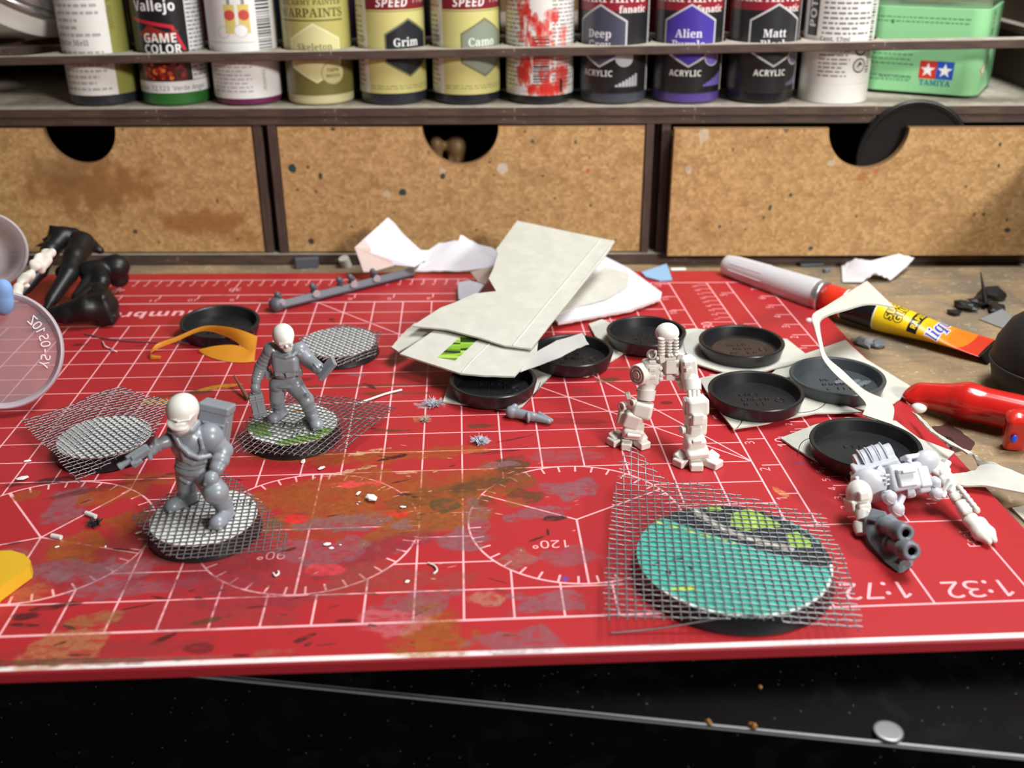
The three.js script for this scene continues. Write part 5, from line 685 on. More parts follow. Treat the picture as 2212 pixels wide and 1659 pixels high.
{
  const J = zoomer(480, 660, 4.74), y0 = TOPS[2].y;
  const hipL = J(568, 800, 9.82), kneeL = J(562, 950, 9.86), ankL = J(575, 1050, 9.66), heelL = V(-4.74, y0 + 0.1, 9.55), toeL = V(-4.9, y0 + 0.1, 9.95), hipR = J(725, 805, 9.92), kneeR = J(860, 965, 10.2), ankR = J(905, 1090, 10.0), heelR = V(-3.97, y0 + 0.1, 9.82), toeR = V(-3.74, y0 + 0.1, 10.42);
  const pelvis = J(650, 780, 9.88), waist = J(655, 690, 9.92), chest = J(655, 560, 9.98), neck = J(640, 450, 10.0), sL = J(505, 460, 9.93), sR = J(795, 460, 9.98), eL = J(395, 630, 9.9), wL = J(348, 770, 10.08), fL = J(340, 840, 10.15), eR = J(900, 575, 10.12), wR = J(980, 640, 10.42), fR = J(1005, 660, 10.52);
  const crease = (o, k = 0.012) => Object.assign(o, { k }), sole = (h, t, w) => crease(blk(h.clone().lerp(t, 0.55).setY(y0 + 0.032), [w, 0.032, h.distanceTo(t) * 0.5 + 0.14], 0.03, [0, Math.atan2(t.x - h.x, t.z - h.z), 0]), 0.008);
  const chain = (pts, r, k = 0.01) => pts.slice(1).map((p, i) => Object.assign(cap(pts[i], p, r, r), { k }));
  const fingers = (c, d, o) => [0, 1, 2, 3].map((i) => Object.assign(cap(c.clone().addScaledVector(d, -0.08 + i * 0.052).addScaledVector(o, 0.05), c.clone().addScaledVector(d, -0.08 + i * 0.052).addScaledVector(o, 0.13), 0.032, 0.028), { k: 0.02 }));
  const rings = [0.3, 0.5, 0.7, 0.9].map((k) => Object.assign(ell(sL.clone().lerp(eL, k), [0.2 - k * 0.03, 0.045, 0.2 - k * 0.03], [0, 0, -0.5]), { k: 0.02 })).concat([0.15, 0.35, 0.55, 0.75].map((k) => Object.assign(ell(eL.clone().lerp(wL, k), [0.165 - k * 0.02, 0.04, 0.165 - k * 0.02], [0, 0, -0.25]), { k: 0.02 })));
  const g = body([
    ell(chest, [0.39, 0.38, 0.29]), crease(blk(J(652, 585, 10.06), [0.345, 0.27, 0.24], 0.16), 0.008), ell(waist, [0.31, 0.24, 0.24]), ell(pelvis, [0.33, 0.2, 0.25]), cap(neck, chest, 0.17, 0.25), cap(sL, sR, 0.18, 0.18), ...chain([J(530, 500, 10.16), J(590, 520, 10.22), J(650, 530, 10.26), J(720, 515, 10.22), J(770, 470, 10.14)], 0.055), ...chain([J(515, 430, 10.0), J(530, 520, 10.16)], 0.06), ...chain([J(780, 420, 10.0), J(785, 500, 10.16)], 0.06),
    cap(sL, eL, 0.19, 0.16), cap(eL, wL, 0.155, 0.13), ...rings, ell(fL, [0.13, 0.13, 0.13]), ...fingers(fL, V(1, 0, 0), V(0, -0.8, 0.3)), cap(sR, eR, 0.2, 0.17), cap(eR, wR, 0.18, 0.17), ell(fR, [0.11, 0.11, 0.11]), ...fingers(fR, V(0.5, 0.8, 0), V(0.5, -0.2, 0.5)), Object.assign(cap(fR, fR.clone().add(V(0.06, 0.12, 0.06)), 0.04, 0.035), { k: 0.02 }),
    ...chain([J(540, 690, 10.08), J(600, 715, 10.18), J(660, 720, 10.2), J(730, 700, 10.16), J(780, 670, 10.06)], 0.065), Object.assign(blk(J(575, 700, 10.24), [0.09, 0.06, 0.05], 0.02), { k: 0.015 }), Object.assign(blk(J(700, 705, 10.24), [0.13, 0.06, 0.05], 0.02, [0, 0.2, 0.12]), { k: 0.015 }),
    blk(J(475, 700, 9.95), [0.08, 0.12, 0.1], 0.03), blk(J(790, 680, 10.08), [0.08, 0.11, 0.08], 0.04), crease(cap(J(650, 745, 9.9), J(560, 805, 9.95), 0.22, 0.2), 0.02), crease(cap(J(655, 745, 9.9), J(755, 795, 9.98), 0.22, 0.19), 0.02), crease(ell(J(650, 790, 9.9), [0.4, 0.1, 0.3]), 0.01), crease(ell(J(652, 700, 9.95), [0.345, 0.055, 0.285]), 0.008), cap(J(655, 800, 9.98), J(655, 840, 9.98), 0.12, 0.11), sole(heelL, toeL, 0.14), sole(heelR, toeR, 0.14), crease(ell(eR.clone().lerp(wR, 0.1), [0.2, 0.05, 0.2], [0, 0, 0.9]), 0.008), crease(ell(wR, [0.06, 0.19, 0.19], [0, 0.4, 0.6]), 0.01), crease(ell(ankL.clone().lerp(kneeL, 0.35), [0.2, 0.05, 0.2]), 0.008), crease(ell(ankR.clone().lerp(kneeR, 0.35), [0.21, 0.05, 0.21], [0, 0, 0.3]), 0.008), crease(ell(kneeR.clone().add(V(0, 0, 0.05)), [0.19, 0.14, 0.17]), 0.01), crease(ell(sL, [0.215, 0.22, 0.22]), 0.01), crease(ell(sR, [0.215, 0.22, 0.22]), 0.01),
    cap(hipL, kneeL, 0.23, 0.19), cap(kneeL, ankL, 0.195, 0.165), cap(hipR, kneeR, 0.235, 0.195), cap(kneeR, ankR, 0.195, 0.17), ...chain([J(500, 990, 9.96), J(560, 1005, 10.02), J(615, 985, 9.92)], 0.035), ...chain([J(845, 1030, 10.3), J(890, 1020, 10.3), J(925, 985, 10.18)], 0.035), ...chain([J(820, 930, 10.28), J(870, 920, 10.32), J(905, 950, 10.24)], 0.05, 0.04),
    cap(ankL, heelL, 0.135, 0.12), cap(heelL, toeL, 0.11, 0.12), ell(toeL, [0.17, 0.12, 0.18]), cap(ankR, heelR, 0.16, 0.13), cap(heelR, toeR, 0.13, 0.14), ell(toeR, [0.17, 0.12, 0.19], [0, 0.3, 0]),
  ], 0.022, 0.035, [cap(J(668, 520, 10.36), J(668, 650, 10.34), 0.016), cap(J(662, 770, 10.3), J(672, 850, 10.28), 0.035)]);
  const hc = J(625, 300, 10.05), head = body([ell(hc, [0.275, 0.28, 0.31], [0.4, 0.15, 0]), ell(J(640, 360, 10.2), [0.21, 0.22, 0.18]), ell(J(665, 440, 10.24), [0.12, 0.11, 0.11]), ell(J(663, 425, 10.27), [0.1, 0.07, 0.09]), Object.assign(cap(J(595, 395, 10.34), J(695, 385, 10.34), 0.05, 0.05), { k: 0.03 }), Object.assign(ell(J(660, 420, 10.38), [0.045, 0.05, 0.06]), { k: 0.02 }), Object.assign(ell(J(530, 320, 10.0), [0.04, 0.1, 0.08]), { k: 0.02 }), Object.assign(ell(J(720, 330, 10.0), [0.04, 0.09, 0.08]), { k: 0.02 }), cap(hc, neck, 0.16, 0.14), Object.assign(ell(J(610, 420, 10.32), [0.05, 0.045, 0.045]), { k: 0.02 }), Object.assign(ell(J(705, 405, 10.32), [0.05, 0.045, 0.045]), { k: 0.02 })], 0.02, 0.045, [ell(J(620, 409, 10.43), [0.04, 0.018, 0.03]), ell(J(695, 402, 10.43), [0.04, 0.018, 0.03])]);
  const p0 = J(995, 735, 10.62), p1 = J(1145, 560, 10.62), pad = [bar(p0, p1, 0.13, 0.3, 0.02, 0.5), bar(p0.clone().lerp(p1, 0.06).add(V(0.045, 0.0, 0.05)), p0.clone().lerp(p1, 0.94).add(V(0.045, 0, 0.05)), 0.08, 0.22, 0.015, 0.5)];
  const cc = J(362, 1010, 10.12), kase = [box(0.34, 0.66, 0.26, 0.03), at(box(0.37, 0.05, 0.29, 0.015), [0, 0.16, 0]), at(box(0.37, 0.05, 0.29, 0.015), [0, -0.2, 0]), at(box(0.04, 0.64, 0.29, 0.012), [0, 0, 0]), at(box(0.36, 0.05, 0.28, 0.015), [0, 0.24, 0]), at(box(0.12, 0.07, 0.1, 0.02), [0, 0.36, 0])].map((q) => at(q, cc.toArray(), [0.1, 0.25, 0.06]));
  const t = thing('officer_figure', 'grey plastic officer figure with bare white head holding a case and a flat pad', 'figure');
  finish(t, [['figure_body', g, mGrey], ['head', head, mWhite, 'bare white plastic head'], ['data_pad', pad, mGrey], ['carrying_case', kase, mGrey]]);
  settle(t, -4.35, y0, 10.0);
}

// ------------------------------------------------------------------ white robot legs
{
  const J = zoomer(1280, 680, 4.366), t = thing('robot_walker', 'white plastic robot legs standing on the mat with a dome topped waist', 'robot model');
  const Q = (x, y, z) => J(x, y, z), ring = (c, r, tb, ax) => at(new THREE.TorusGeometry(r, tb, 10, 28), [0, 0, 0]).applyQuaternion(new THREE.Quaternion().setFromUnitVectors(V(0, 0, 1), ax)).translate(c.x, c.y, c.z);
  const drum = (c, r, l, ax, n = 28) => cyl(r, r, l, n).applyQuaternion(new THREE.Quaternion().setFromUnitVectors(V(0, 1, 0), ax)).translate(c.x, c.y, c.z);
  const out = V(-0.8, 0.05, 0.6).normalize();
  // waist
  const dome = Q(705, 160, 10.7);
  part('waist_dome', [at(new THREE.SphereGeometry(0.3, 32, 16, 0, 2 * Math.PI, 0, Math.PI / 2), [dome.x, dome.y - 0.04, dome.z], [0.1, 0, 0], [1, 0.85, 1]), at(cyl(0.3, 0.27, 0.1, 32), [dome.x, dome.y - 0.09, dome.z], [0.1, 0, 0]), at(cyl(0.24, 0.22, 0.4, 24), [dome.x + 0.02, dome.y - 0.3, dome.z - 0.02])], mWhite, t);
  for (const [x, w] of [[650, 0.1], [725, 0.085], [785, 0.085]]) part('ribbed_cable', Array.from({ length: 6 }, (_, i) => { const c = Q(x, 225 + i * 29, 10.92); return at(ball(w, 16), [c.x, c.y, c.z], [0, 0, 0], [1, 0.42, 0.9]); }), mWhite, t);
  const pc = Q(745, 470, 10.86), low = Q(740, 570, 10.86);
  part('pelvis', [at(box(0.42, 0.42, 0.34, 0.05), [pc.x, pc.y + 0.02, pc.z - 0.1]), at(box(0.34, 0.36, 0.12, 0.03), [pc.x, pc.y - 0.02, pc.z + 0.1], [-0.1, 0, 0]), at(box(0.27, 0.26, 0.16, 0.03), [low.x, low.y, low.z - 0.02]), bar(Q(640, 470, 10.75), Q(860, 470, 10.8), 0.22, 0.26, 0.05), bar(Q(630, 540, 10.75), Q(850, 540, 10.85), 0.2, 0.22, 0.05), at(box(0.16, 0.24, 0.14, 0.03), Q(650, 410, 10.9).toArray(), [0, 0.3, 0.2]), at(box(0.16, 0.22, 0.14, 0.03), Q(825, 400, 10.9).toArray(), [0, -0.2, -0.2]), ...[[745, 385], [785, 380], [720, 385]].map(([x, y]) => at(ball(0.045, 10), Q(x, y, 11.0).toArray())), ...[[635, 505], [645, 560], [640, 605]].map(([x, y]) => at(ball(0.075, 12), Q(x, y, 10.9).toArray())), at(ball(0.09, 12), Q(800, 545, 10.95).toArray())], mWhite, t);
  part('side_vent', [drum(Q(570, 380, 10.75), 0.13, 0.2, V(-0.6, 0.4, 0.5).normalize()), ring(Q(565, 375, 10.84), 0.11, 0.025, V(-0.6, 0.4, 0.5).normalize()), at(ball(0.05, 10), Q(592, 350, 10.9).toArray()), at(ball(0.05, 10), Q(612, 412, 10.95).toArray())], mWhite, t);
  // a leg: hip drum, thigh, knee, shin, foot with toes
  const leg = (name, P) => { const g = new THREE.Group(); g.name = name; t.add(g); for (const [n, list] of P) part(n, list, mWhite, g); };
  const toes = (c, z, s, list) => list.map(([x, y, w, l, ry, dz]) => { const p = Q(x, y, z + dz); return [at(box(w, 0.2, l, 0.04), [p.x, 0.1, p.z], [0.0, ry, 0]), at(box(w * 0.85, 0.16, l * 0.5, 0.04), [p.x + Math.sin(ry) * l * 0.15, 0.2, p.z - Math.cos(ry) * l * 0.2], [0.5, ry, 0])]; });
  const hl = Q(545, 540, 10.75), dl = Q(450, 560, 10.85);
  leg('leg', [
    ['hip', [at(box(0.42, 0.62, 0.46, 0.09, 4), hl.toArray(), [0, 0.1, -0.05]), drum(dl, 0.27, 0.22, out), ring(dl.clone().addScaledVector(out, 0.11), 0.24, 0.03, out), ring(dl.clone().addScaledVector(out, 0.12), 0.17, 0.025, out), drum(dl.clone().addScaledVector(out, 0.1), 0.1, 0.12, out), ...[450, 520, 590].map((y) => at(box(0.18, 0.1, 0.05, 0.02), Q(565, y, 11.0).toArray()))]],
    ['thigh', [limb(Q(530, 640, 10.78), Q(500, 740, 10.85), 0.21, 0.2), limb(Q(510, 705, 10.85), Q(500, 800, 10.92), 0.245, 0.225, 28), at(new THREE.TorusGeometry(0.22, 0.035, 8, 28, Math.PI).rotateX(Math.PI / 2 + Math.PI), Q(507, 715, 10.86).toArray())]],
    ['knee', [at(box(0.5, 0.42, 0.46, 0.09, 3), Q(475, 895, 11.0).toArray(), [-0.2, -0.25, -0.2]), drum(Q(380, 830, 11.0), 0.1, 0.16, out), ring(Q(368, 832, 11.08), 0.08, 0.022, out), drum(Q(285, 865, 10.85), 0.12, 0.16, out), ring(Q(275, 865, 10.94), 0.09, 0.025, out), at(box(0.14, 0.2, 0.14, 0.04), Q(335, 765, 10.75).toArray(), [0.2, 0, 0.3])]],
    ['shin', [limb(Q(440, 930, 11.0), Q(385, 1040, 10.95), 0.2, 0.17), at(box(0.44, 0.44, 0.42, 0.08, 3), Q(378, 985, 11.0).toArray(), [0, -0.2, -0.3]), at(box(0.28, 0.38, 0.26, 0.06), Q(285, 965, 10.85).toArray(), [0, 0, -0.2]), at(box(0.18, 0.26, 0.1, 0.03), Q(385, 1050, 11.1).toArray(), [-0.25, 0, 0])]],
    ['foot', [at(box(0.54, 0.32, 0.5, 0.09, 3), Q(385, 1090, 11.0).toArray(), [0.2, -0.2, -0.05]), at(box(0.36, 0.1, 0.24, 0.04), Q(390, 1120, 11.2).toArray(), [0.5, -0.15, 0]), ...toes(0, 11.05, 1, [[325, 1205, 0.27, 0.5, -0.25, 0.02], [455, 1195, 0.3, 0.5, 0.45, 0.0], [225, 1130, 0.32, 0.42, -1.0, -0.15], [250, 1020, 0.26, 0.36, -2.4, -0.35]])]],
  ]);
  const hr = Q(900, 500, 10.95);
  leg('leg', [
    ['hip', [at(box(0.4, 0.6, 0.44, 0.1, 4), hr.toArray(), [-0.1, 0.15, 0.12]), ...[460, 520].map((y, i) => at(box(0.17, 0.1, 0.05, 0.02), Q(895 + i * 14, y, 11.2).toArray(), [-0.1, 0.15, 0.1]))]],
    ['thigh', [limb(Q(910, 570, 11.0), Q(945, 680, 11.15), 0.22, 0.21), limb(Q(935, 620, 11.1), Q(945, 715, 11.25), 0.235, 0.22, 28), limb(Q(950, 700, 11.25), Q(965, 790, 11.4), 0.15, 0.17), ...[-1, 0, 1].map((k) => limb(Q(955 + k * 42, 715, 11.42), Q(960 + k * 40, 785, 11.55), 0.05, 0.05)), limb(Q(820, 610, 10.95), Q(850, 690, 10.95), 0.12, 0.09)]],
    ['knee', [at(box(0.55, 0.46, 0.5, 0.1, 4), Q(980, 858, 11.6).toArray(), [-0.12, 0.1, 0.05]), at(box(0.1, 0.4, 0.3, 0.04), Q(875, 860, 11.5).toArray())]],
    ['shin', [at(box(0.5, 0.58, 0.46, 0.1, 4), Q(972, 1025, 11.72).toArray(), [-0.05, 0.1, 0.02]), at(box(0.3, 0.3, 0.16, 0.05), Q(990, 985, 12.0).toArray(), [-0.1, 0.12, 0]), at(box(0.3, 0.22, 0.16, 0.05), Q(970, 1085, 11.93).toArray(), [0.25, 0.1, 0]), drum(Q(852, 1085, 11.8), 0.1, 0.16, V(-1, 0, 0.3).normalize()), ring(Q(838, 1087, 11.86), 0.08, 0.02, V(-1, 0, 0.3).normalize())]],
    ['foot', [at(box(0.5, 0.48, 0.46, 0.09, 3), Q(960, 1215, 11.95).toArray(), [0.25, 0.1, 0]), at(box(0.24, 0.28, 0.1, 0.03), Q(980, 1215, 12.16).toArray(), [0.4, 0.1, 0]), at(box(0.58, 0.2, 0.42, 0.08, 3), Q(985, 1290, 12.15).toArray(), [0.25, 0.1, 0]), ...toes(0, 12.2, 1, [[970, 1410, 0.32, 0.52, -0.05, 0.02], [1110, 1400, 0.34, 0.56, 0.75, -0.04], [850, 1350, 0.32, 0.44, -0.9, -0.12], [840, 1270, 0.26, 0.36, -2.2, -0.35]])]],
  ]);
  const hold = t.children.slice(); t.position.set(5.3, 0.004, 11.4); for (const c of hold) { if (c.isMesh) c.geometry.translate(-5.3, 0, -11.4); else for (const k of c.children) k.geometry.translate(-5.3, 0, -11.4); }
}

// ------------------------------------------------------------------ robot torso with twin cannon
{
  const J = zoomer(1700, 880, 3.607), t = thing('robot_torso', 'pale robot torso with a grey twin barrelled cannon lying on the mat', 'robot model');
  const drum = (a, b, r, n = 24) => limb(a, b, r, r, n), B = (x, y, z, w, h, d, e, r = 0.06) => at(box(w, h, d, r, 3), J(x, y, z).toArray(), e);
  const tilt = [-0.75, 0.12, 0.12];
  part('chest', [B(900, 560, 14.35, 0.85, 0.62, 0.55, tilt, 0.1), B(925, 560, 14.62, 0.42, 0.42, 0.16, tilt, 0.04), B(945, 510, 14.66, 0.34, 0.08, 0.1, tilt, 0.03), B(945, 610, 14.75, 0.28, 0.09, 0.1, tilt, 0.03), B(1040, 560, 14.4, 0.3, 0.5, 0.4, tilt), B(1050, 640, 14.5, 0.3, 0.24, 0.3, tilt), B(960, 680, 14.6, 0.2, 0.2, 0.2, tilt), drum(J(935, 670, 14.7), J(985, 665, 14.72), 0.11), ...[690, 725, 760].map((y) => B(775, y - 150, 14.6, 0.12, 0.05, 0.1, tilt, 0.02))], mPrimer, t);
  part('carapace', [...[0, 1, 2, 3, 4].map((i) => { const a = J(535 + i * 58, 455 - i * 19, 13.75), b = J(585 + i * 58, 438 - i * 19, 13.75), r = [0.24, 0.29, 0.31, 0.3, 0.24][i]; return limb(a, b, r, r, 32); }), ...[0, 1, 2, 3].map((i) => { const a = J(585 + i * 58, 440 - i * 19, 13.75), b = J(594 + i * 58, 436 - i * 19, 13.75); return limb(a, b, 0.33, 0.33, 32); }), bar(J(510, 500, 14.0), J(850, 400, 14.0), 0.16, 0.4, 0.05), bar(J(500, 545, 14.0), J(880, 440, 14.0), 0.12, 0.3, 0.05)], mPrimer, t);
  part('shoulder_plate', [at(ball(0.5, 32), J(640, 620, 14.35).toArray(), [0.2, -0.3, 0.5], [0.85, 0.95, 0.55]), B(560, 560, 14.3, 0.3, 0.16, 0.36, [-0.5, 0, 0.3], 0.05), drum(J(700, 500, 14.2), J(860, 600, 14.55), 0.14)], mPrimer, t);
  part('shoulder_plate', [at(ball(0.42, 28), J(1080, 440, 13.95).toArray(), [0.2, 0.2, -0.6], [0.85, 0.8, 0.6]), B(960, 400, 13.95, 0.4, 0.12, 0.3, tilt, 0.04), B(940, 415, 14.1, 0.14, 0.16, 0.14, tilt, 0.04), at(ball(0.06, 10), J(935, 400, 14.2).toArray()), at(ball(0.05, 10), J(955, 440, 14.3).toArray())], mPrimer, t);
  const stud = (x, y, z, r) => [drum(J(x - 22, y + 8, z - 0.05), J(x + 6, y - 4, z + 0.02), r * 1.1, 28), at(ball(r, 20), J(x, y, z + 0.03).toArray(), [0, 0, 0], [1, 1, 0.8]), at(new THREE.TorusGeometry(r * 1.08, 0.025, 8, 28), J(x - 20, y + 8, z - 0.02).toArray(), [0.4, -0.9, 0])];
  part('joint_stud', stud(805, 710, 14.85, 0.15), mPrimer, t); part('joint_stud', stud(860, 800, 14.95, 0.16), mPrimer, t); part('joint_stud', stud(1155, 595, 14.5, 0.13), mPrimer, t); part('joint_stud', stud(1165, 680, 14.65, 0.14), mPrimer, t);
  part('stud_bracket', [bar(J(800, 720, 14.75), J(870, 800, 14.8), 0.2, 0.2, 0.06), bar(J(900, 690, 14.7), J(860, 780, 14.85), 0.16, 0.16, 0.05), bar(J(1150, 590, 14.4), J(1160, 690, 14.5), 0.22, 0.2, 0.06)], mPrimer, t);
  part('upper_arm', [at(ball(0.34, 28), J(560, 690, 14.85).toArray(), [0, 0, 0.2], [0.85, 1.05, 0.9]), B(590, 695, 15.1, 0.24, 0.22, 0.2, [-0.3, 0.1, 0.1], 0.05), B(520, 770, 14.95, 0.3, 0.34, 0.4, [-0.3, 0.2, 0.25], 0.05), B(590, 790, 15.12, 0.3, 0.26, 0.3, [-0.3, 0, 0.1], 0.06), limb(J(585, 800, 15.1), J(595, 900, 15.4), 0.19, 0.15), B(570, 940, 15.4, 0.26, 0.3, 0.26, [-0.5, 0, 0], 0.07), limb(J(560, 930, 15.4), J(570, 1000, 15.6), 0.14, 0.1)], mWhite, t);
  // right arm of plates ending in a closed claw
  const A = [[1170, 470, 13.95], [1225, 545, 14.15], [1285, 640, 14.55], [1345, 745, 14.95], [1415, 850, 15.35], [1480, 940, 15.65]].map((p) => J(...p));
  part('segmented_arm', [...A.slice(1).map((p, i) => bar(A[i], p, 0.36 - i * 0.025, 0.34 - i * 0.02, 0.09, 0.5)), B(1150, 470, 14.0, 0.4, 0.34, 0.34, [-0.4, 0, -0.6], 0.07), B(1215, 470, 13.9, 0.16, 0.36, 0.3, [-0.4, 0, -0.6], 0.05), B(1295, 650, 14.7, 0.22, 0.22, 0.16, [-0.5, 0.1, -0.6], 0.05), B(1240, 640, 14.6, 0.12, 0.5, 0.18, [-0.5, 0, -0.5], 0.05), ...[0, 1, 2, 3, 4, 5].map((i) => at(ball(0.07, 10), J(1345 + i * 26, 640 + i * 33, 14.75 + i * 0.12).toArray(), [0, 0, 0.7], [1, 1.6, 1])), limb(J(1330, 780, 15.0), J(1400, 900, 15.4), 0.07, 0.08)], mWhite, t);
  const cl = (a, b, c, r) => body([cap(a, b, r, r * 1.05), cap(b, c, r * 1.05, r * 0.5), ell(a, [r * 1.2, r, r * 1.2])], 0.03, 0.05);
  part('claw', cl(J(1440, 900, 15.5), J(1500, 990, 15.85), J(1570, 1055, 16.1), 0.15), mWhite, t); part('claw', cl(J(1500, 910, 15.5), J(1570, 985, 15.8), J(1615, 1045, 16.05), 0.13), mWhite, t);
  // cannon
  const gun = new THREE.Group(); gun.name = 'cannon'; t.add(gun); gun.userData.label = 'dark grey twin barrelled cannon';
  const rim = [[600, 865, 15.45], [735, 905, 15.75], [775, 970, 16.0], [860, 1130, 16.55], [905, 1240, 16.85], [900, 1296, 16.98], [870, 1298, 16.98], [760, 1210, 16.6], [640, 1060, 16.0], [597, 960, 15.65]].map((p) => J(...p));
  const bodyG = new ConvexGeometry([...rim, ...rim.map((p) => p.clone().add(V(0.3, 0.02, -0.22)))]);
  part('cannon_body', [bodyG, bar(J(640, 850, 15.5), J(760, 880, 15.7), 0.16, 0.3, 0.03), bar(J(735, 830, 15.55), J(790, 900, 15.75), 0.12, 0.14, 0.03), B(800, 900, 15.85, 0.3, 0.16, 0.3, [0.2, 0.4, 0], 0.03)], mSteel, gun);
  const barrel = (a, b, r) => { const d = b.clone().sub(a).normalize(), q = new THREE.Quaternion().setFromUnitVectors(V(0, 1, 0), d), l = a.distanceTo(b); const o = new THREE.Group(); const g1 = lathe([[0.001, 0], [r, 0], [r * 1.02, l * 0.12], [r * 0.8, l * 0.14], [r * 0.8, l * 0.58], [r * 1.05, l * 0.6], [r * 1.1, l * 0.66], [r * 1.1, l * 0.82], [r * 0.96, l * 0.84], [r * 1.0, l * 0.9], [r * 0.95, l], [r * 0.45, l], [r * 0.42, l * 0.8], [0.001, l * 0.8]], 40).applyQuaternion(q).translate(a.x, a.y, a.z); const m = part('barrel', g1, mSteel, gun); part('bore', lathe([[0.001, l * 0.805], [r * 0.41, l * 0.805], [r * 0.43, l * 0.98]], 24).applyQuaternion(q).translate(a.x, a.y, a.z), M(0x0c0d0f, 0.6), gun, 'dark bore of the barrel'); };
  barrel(J(745, 930, 15.9), J(925, 992, 16.75), 0.2); barrel(J(800, 1075, 16.3), J(972, 1132, 17.15), 0.2);
  { const a = J(885, 1235, 16.6), b = J(915, 1255, 16.85); a.y = Math.max(a.y, 0.13); b.y = Math.max(b.y, 0.12); part('lower_pipe', limb(a, b, 0.11, 0.12, 20), mSteel, gun); }
  t.updateMatrixWorld(true); let mn = 1e9; t.traverse((o) => { if (o.isMesh) { o.geometry.computeBoundingBox(); mn = Math.min(mn, o.geometry.boundingBox.min.y); } }); t.position.y = Math.max(0, 0.004 - mn);
}
// grey arm piece on the mat
{
  const p = G(1140, 902, 0.15), q = G(1185, 910, 0.12), r = G(1105, 890, 0.18), m = G(1150, 900, 0.16);
  single('figure_arm', body([ell(r, [0.17, 0.17, 0.19]), cap(r, m, 0.15, 0.13), Object.assign(ell(p, [0.06, 0.16, 0.16]), { k: 0.02 }), cap(m, q, 0.12, 0.08), cap(G(1165, 893, 0.2), G(1192, 908, 0.12), 0.06, 0.05), cap(r, r.clone().add(V(0.1, 0.1, -0.12)), 0.12, 0.09)].map((x) => x), 0.024, 0.04), mGrey, 'small grey plastic figure arm lying on the red mat', 'figure part');
}

// ------------------------------------------------------------------ glue tube, red tool and clutter on the desk
function loft(sections, n = 40, uvFn) {       // sections: { c, side, up, a, b } ellipses joined into a skin, closed at both ends
  const pos = [], uv = [], idx = [];
  sections.forEach((s, i) => { for (let k = 0; k <= n; k++) { const t = k / n * 2 * Math.PI, p = s.c.clone().addScaledVector(s.side, s.a * Math.cos(t)).addScaledVector(s.up, s.b * Math.sin(t)); pos.push(p.x, p.y, p.z); uv.push(s.u ?? i / (sections.length - 1), k / n); } });
  const m = n + 1; for (let i = 0; i + 1 < sections.length; i++) for (let k = 0; k < n; k++) { const a = i * m + k; idx.push(a, a + 1, a + m, a + 1, a + m + 1, a + m); }
  for (const e of [0, sections.length - 1]) { const c = sections[e].c, o = pos.length / 3; pos.push(c.x, c.y, c.z); uv.push(sections[e].u ?? e, 0.5); for (let k = 0; k < n; k++) { const a = e * m + k; e ? idx.push(o, a, a + 1) : idx.push(o, a + 1, a); } }
  const g = new THREE.BufferGeometry(); g.setAttribute('position', new THREE.Float32BufferAttribute(pos, 3)); g.setAttribute('uv', new THREE.Float32BufferAttribute(uv, 2)); g.setIndex(idx); g.computeVertexNormals(); return g;
}
function ribbon(top, bot, n = 40, t = 0.03) {
  const ca = new THREE.CatmullRomCurve3(top), cb = new THREE.CatmullRomCurve3(bot), pos = [], idx = [], off = V(0, 0, -t);
  for (let s = 0; s < 2; s++) for (let i = 0; i <= n; i++) for (const p of [ca.getPoint(i / n), ca.getPoint(i / n).lerp(cb.getPoint(i / n), 0.5).add(V(0, 0, 0.03)), cb.getPoint(i / n)]) { if (s) p.add(off); pos.push(p.x, p.y, p.z); }
  const o = (n + 1) * 3; for (let i = 0; i < n; i++) { for (const j of [0, 1]) { const a = i * 3 + j; idx.push(a, a + 1, a + 3, a + 1, a + 4, a + 3, o + a, o + a + 3, o + a + 1, o + a + 1, o + a + 3, o + a + 4); } for (const j of [0, 2]) { const a = i * 3 + j; idx.push(a, a + 3, o + a, a + 3, o + a + 3, o + a); } }
  const g = new THREE.BufferGeometry(); g.setAttribute('position', new THREE.Float32BufferAttribute(pos, 3)); g.setIndex(idx); g.computeVertexNormals(); return g;
}
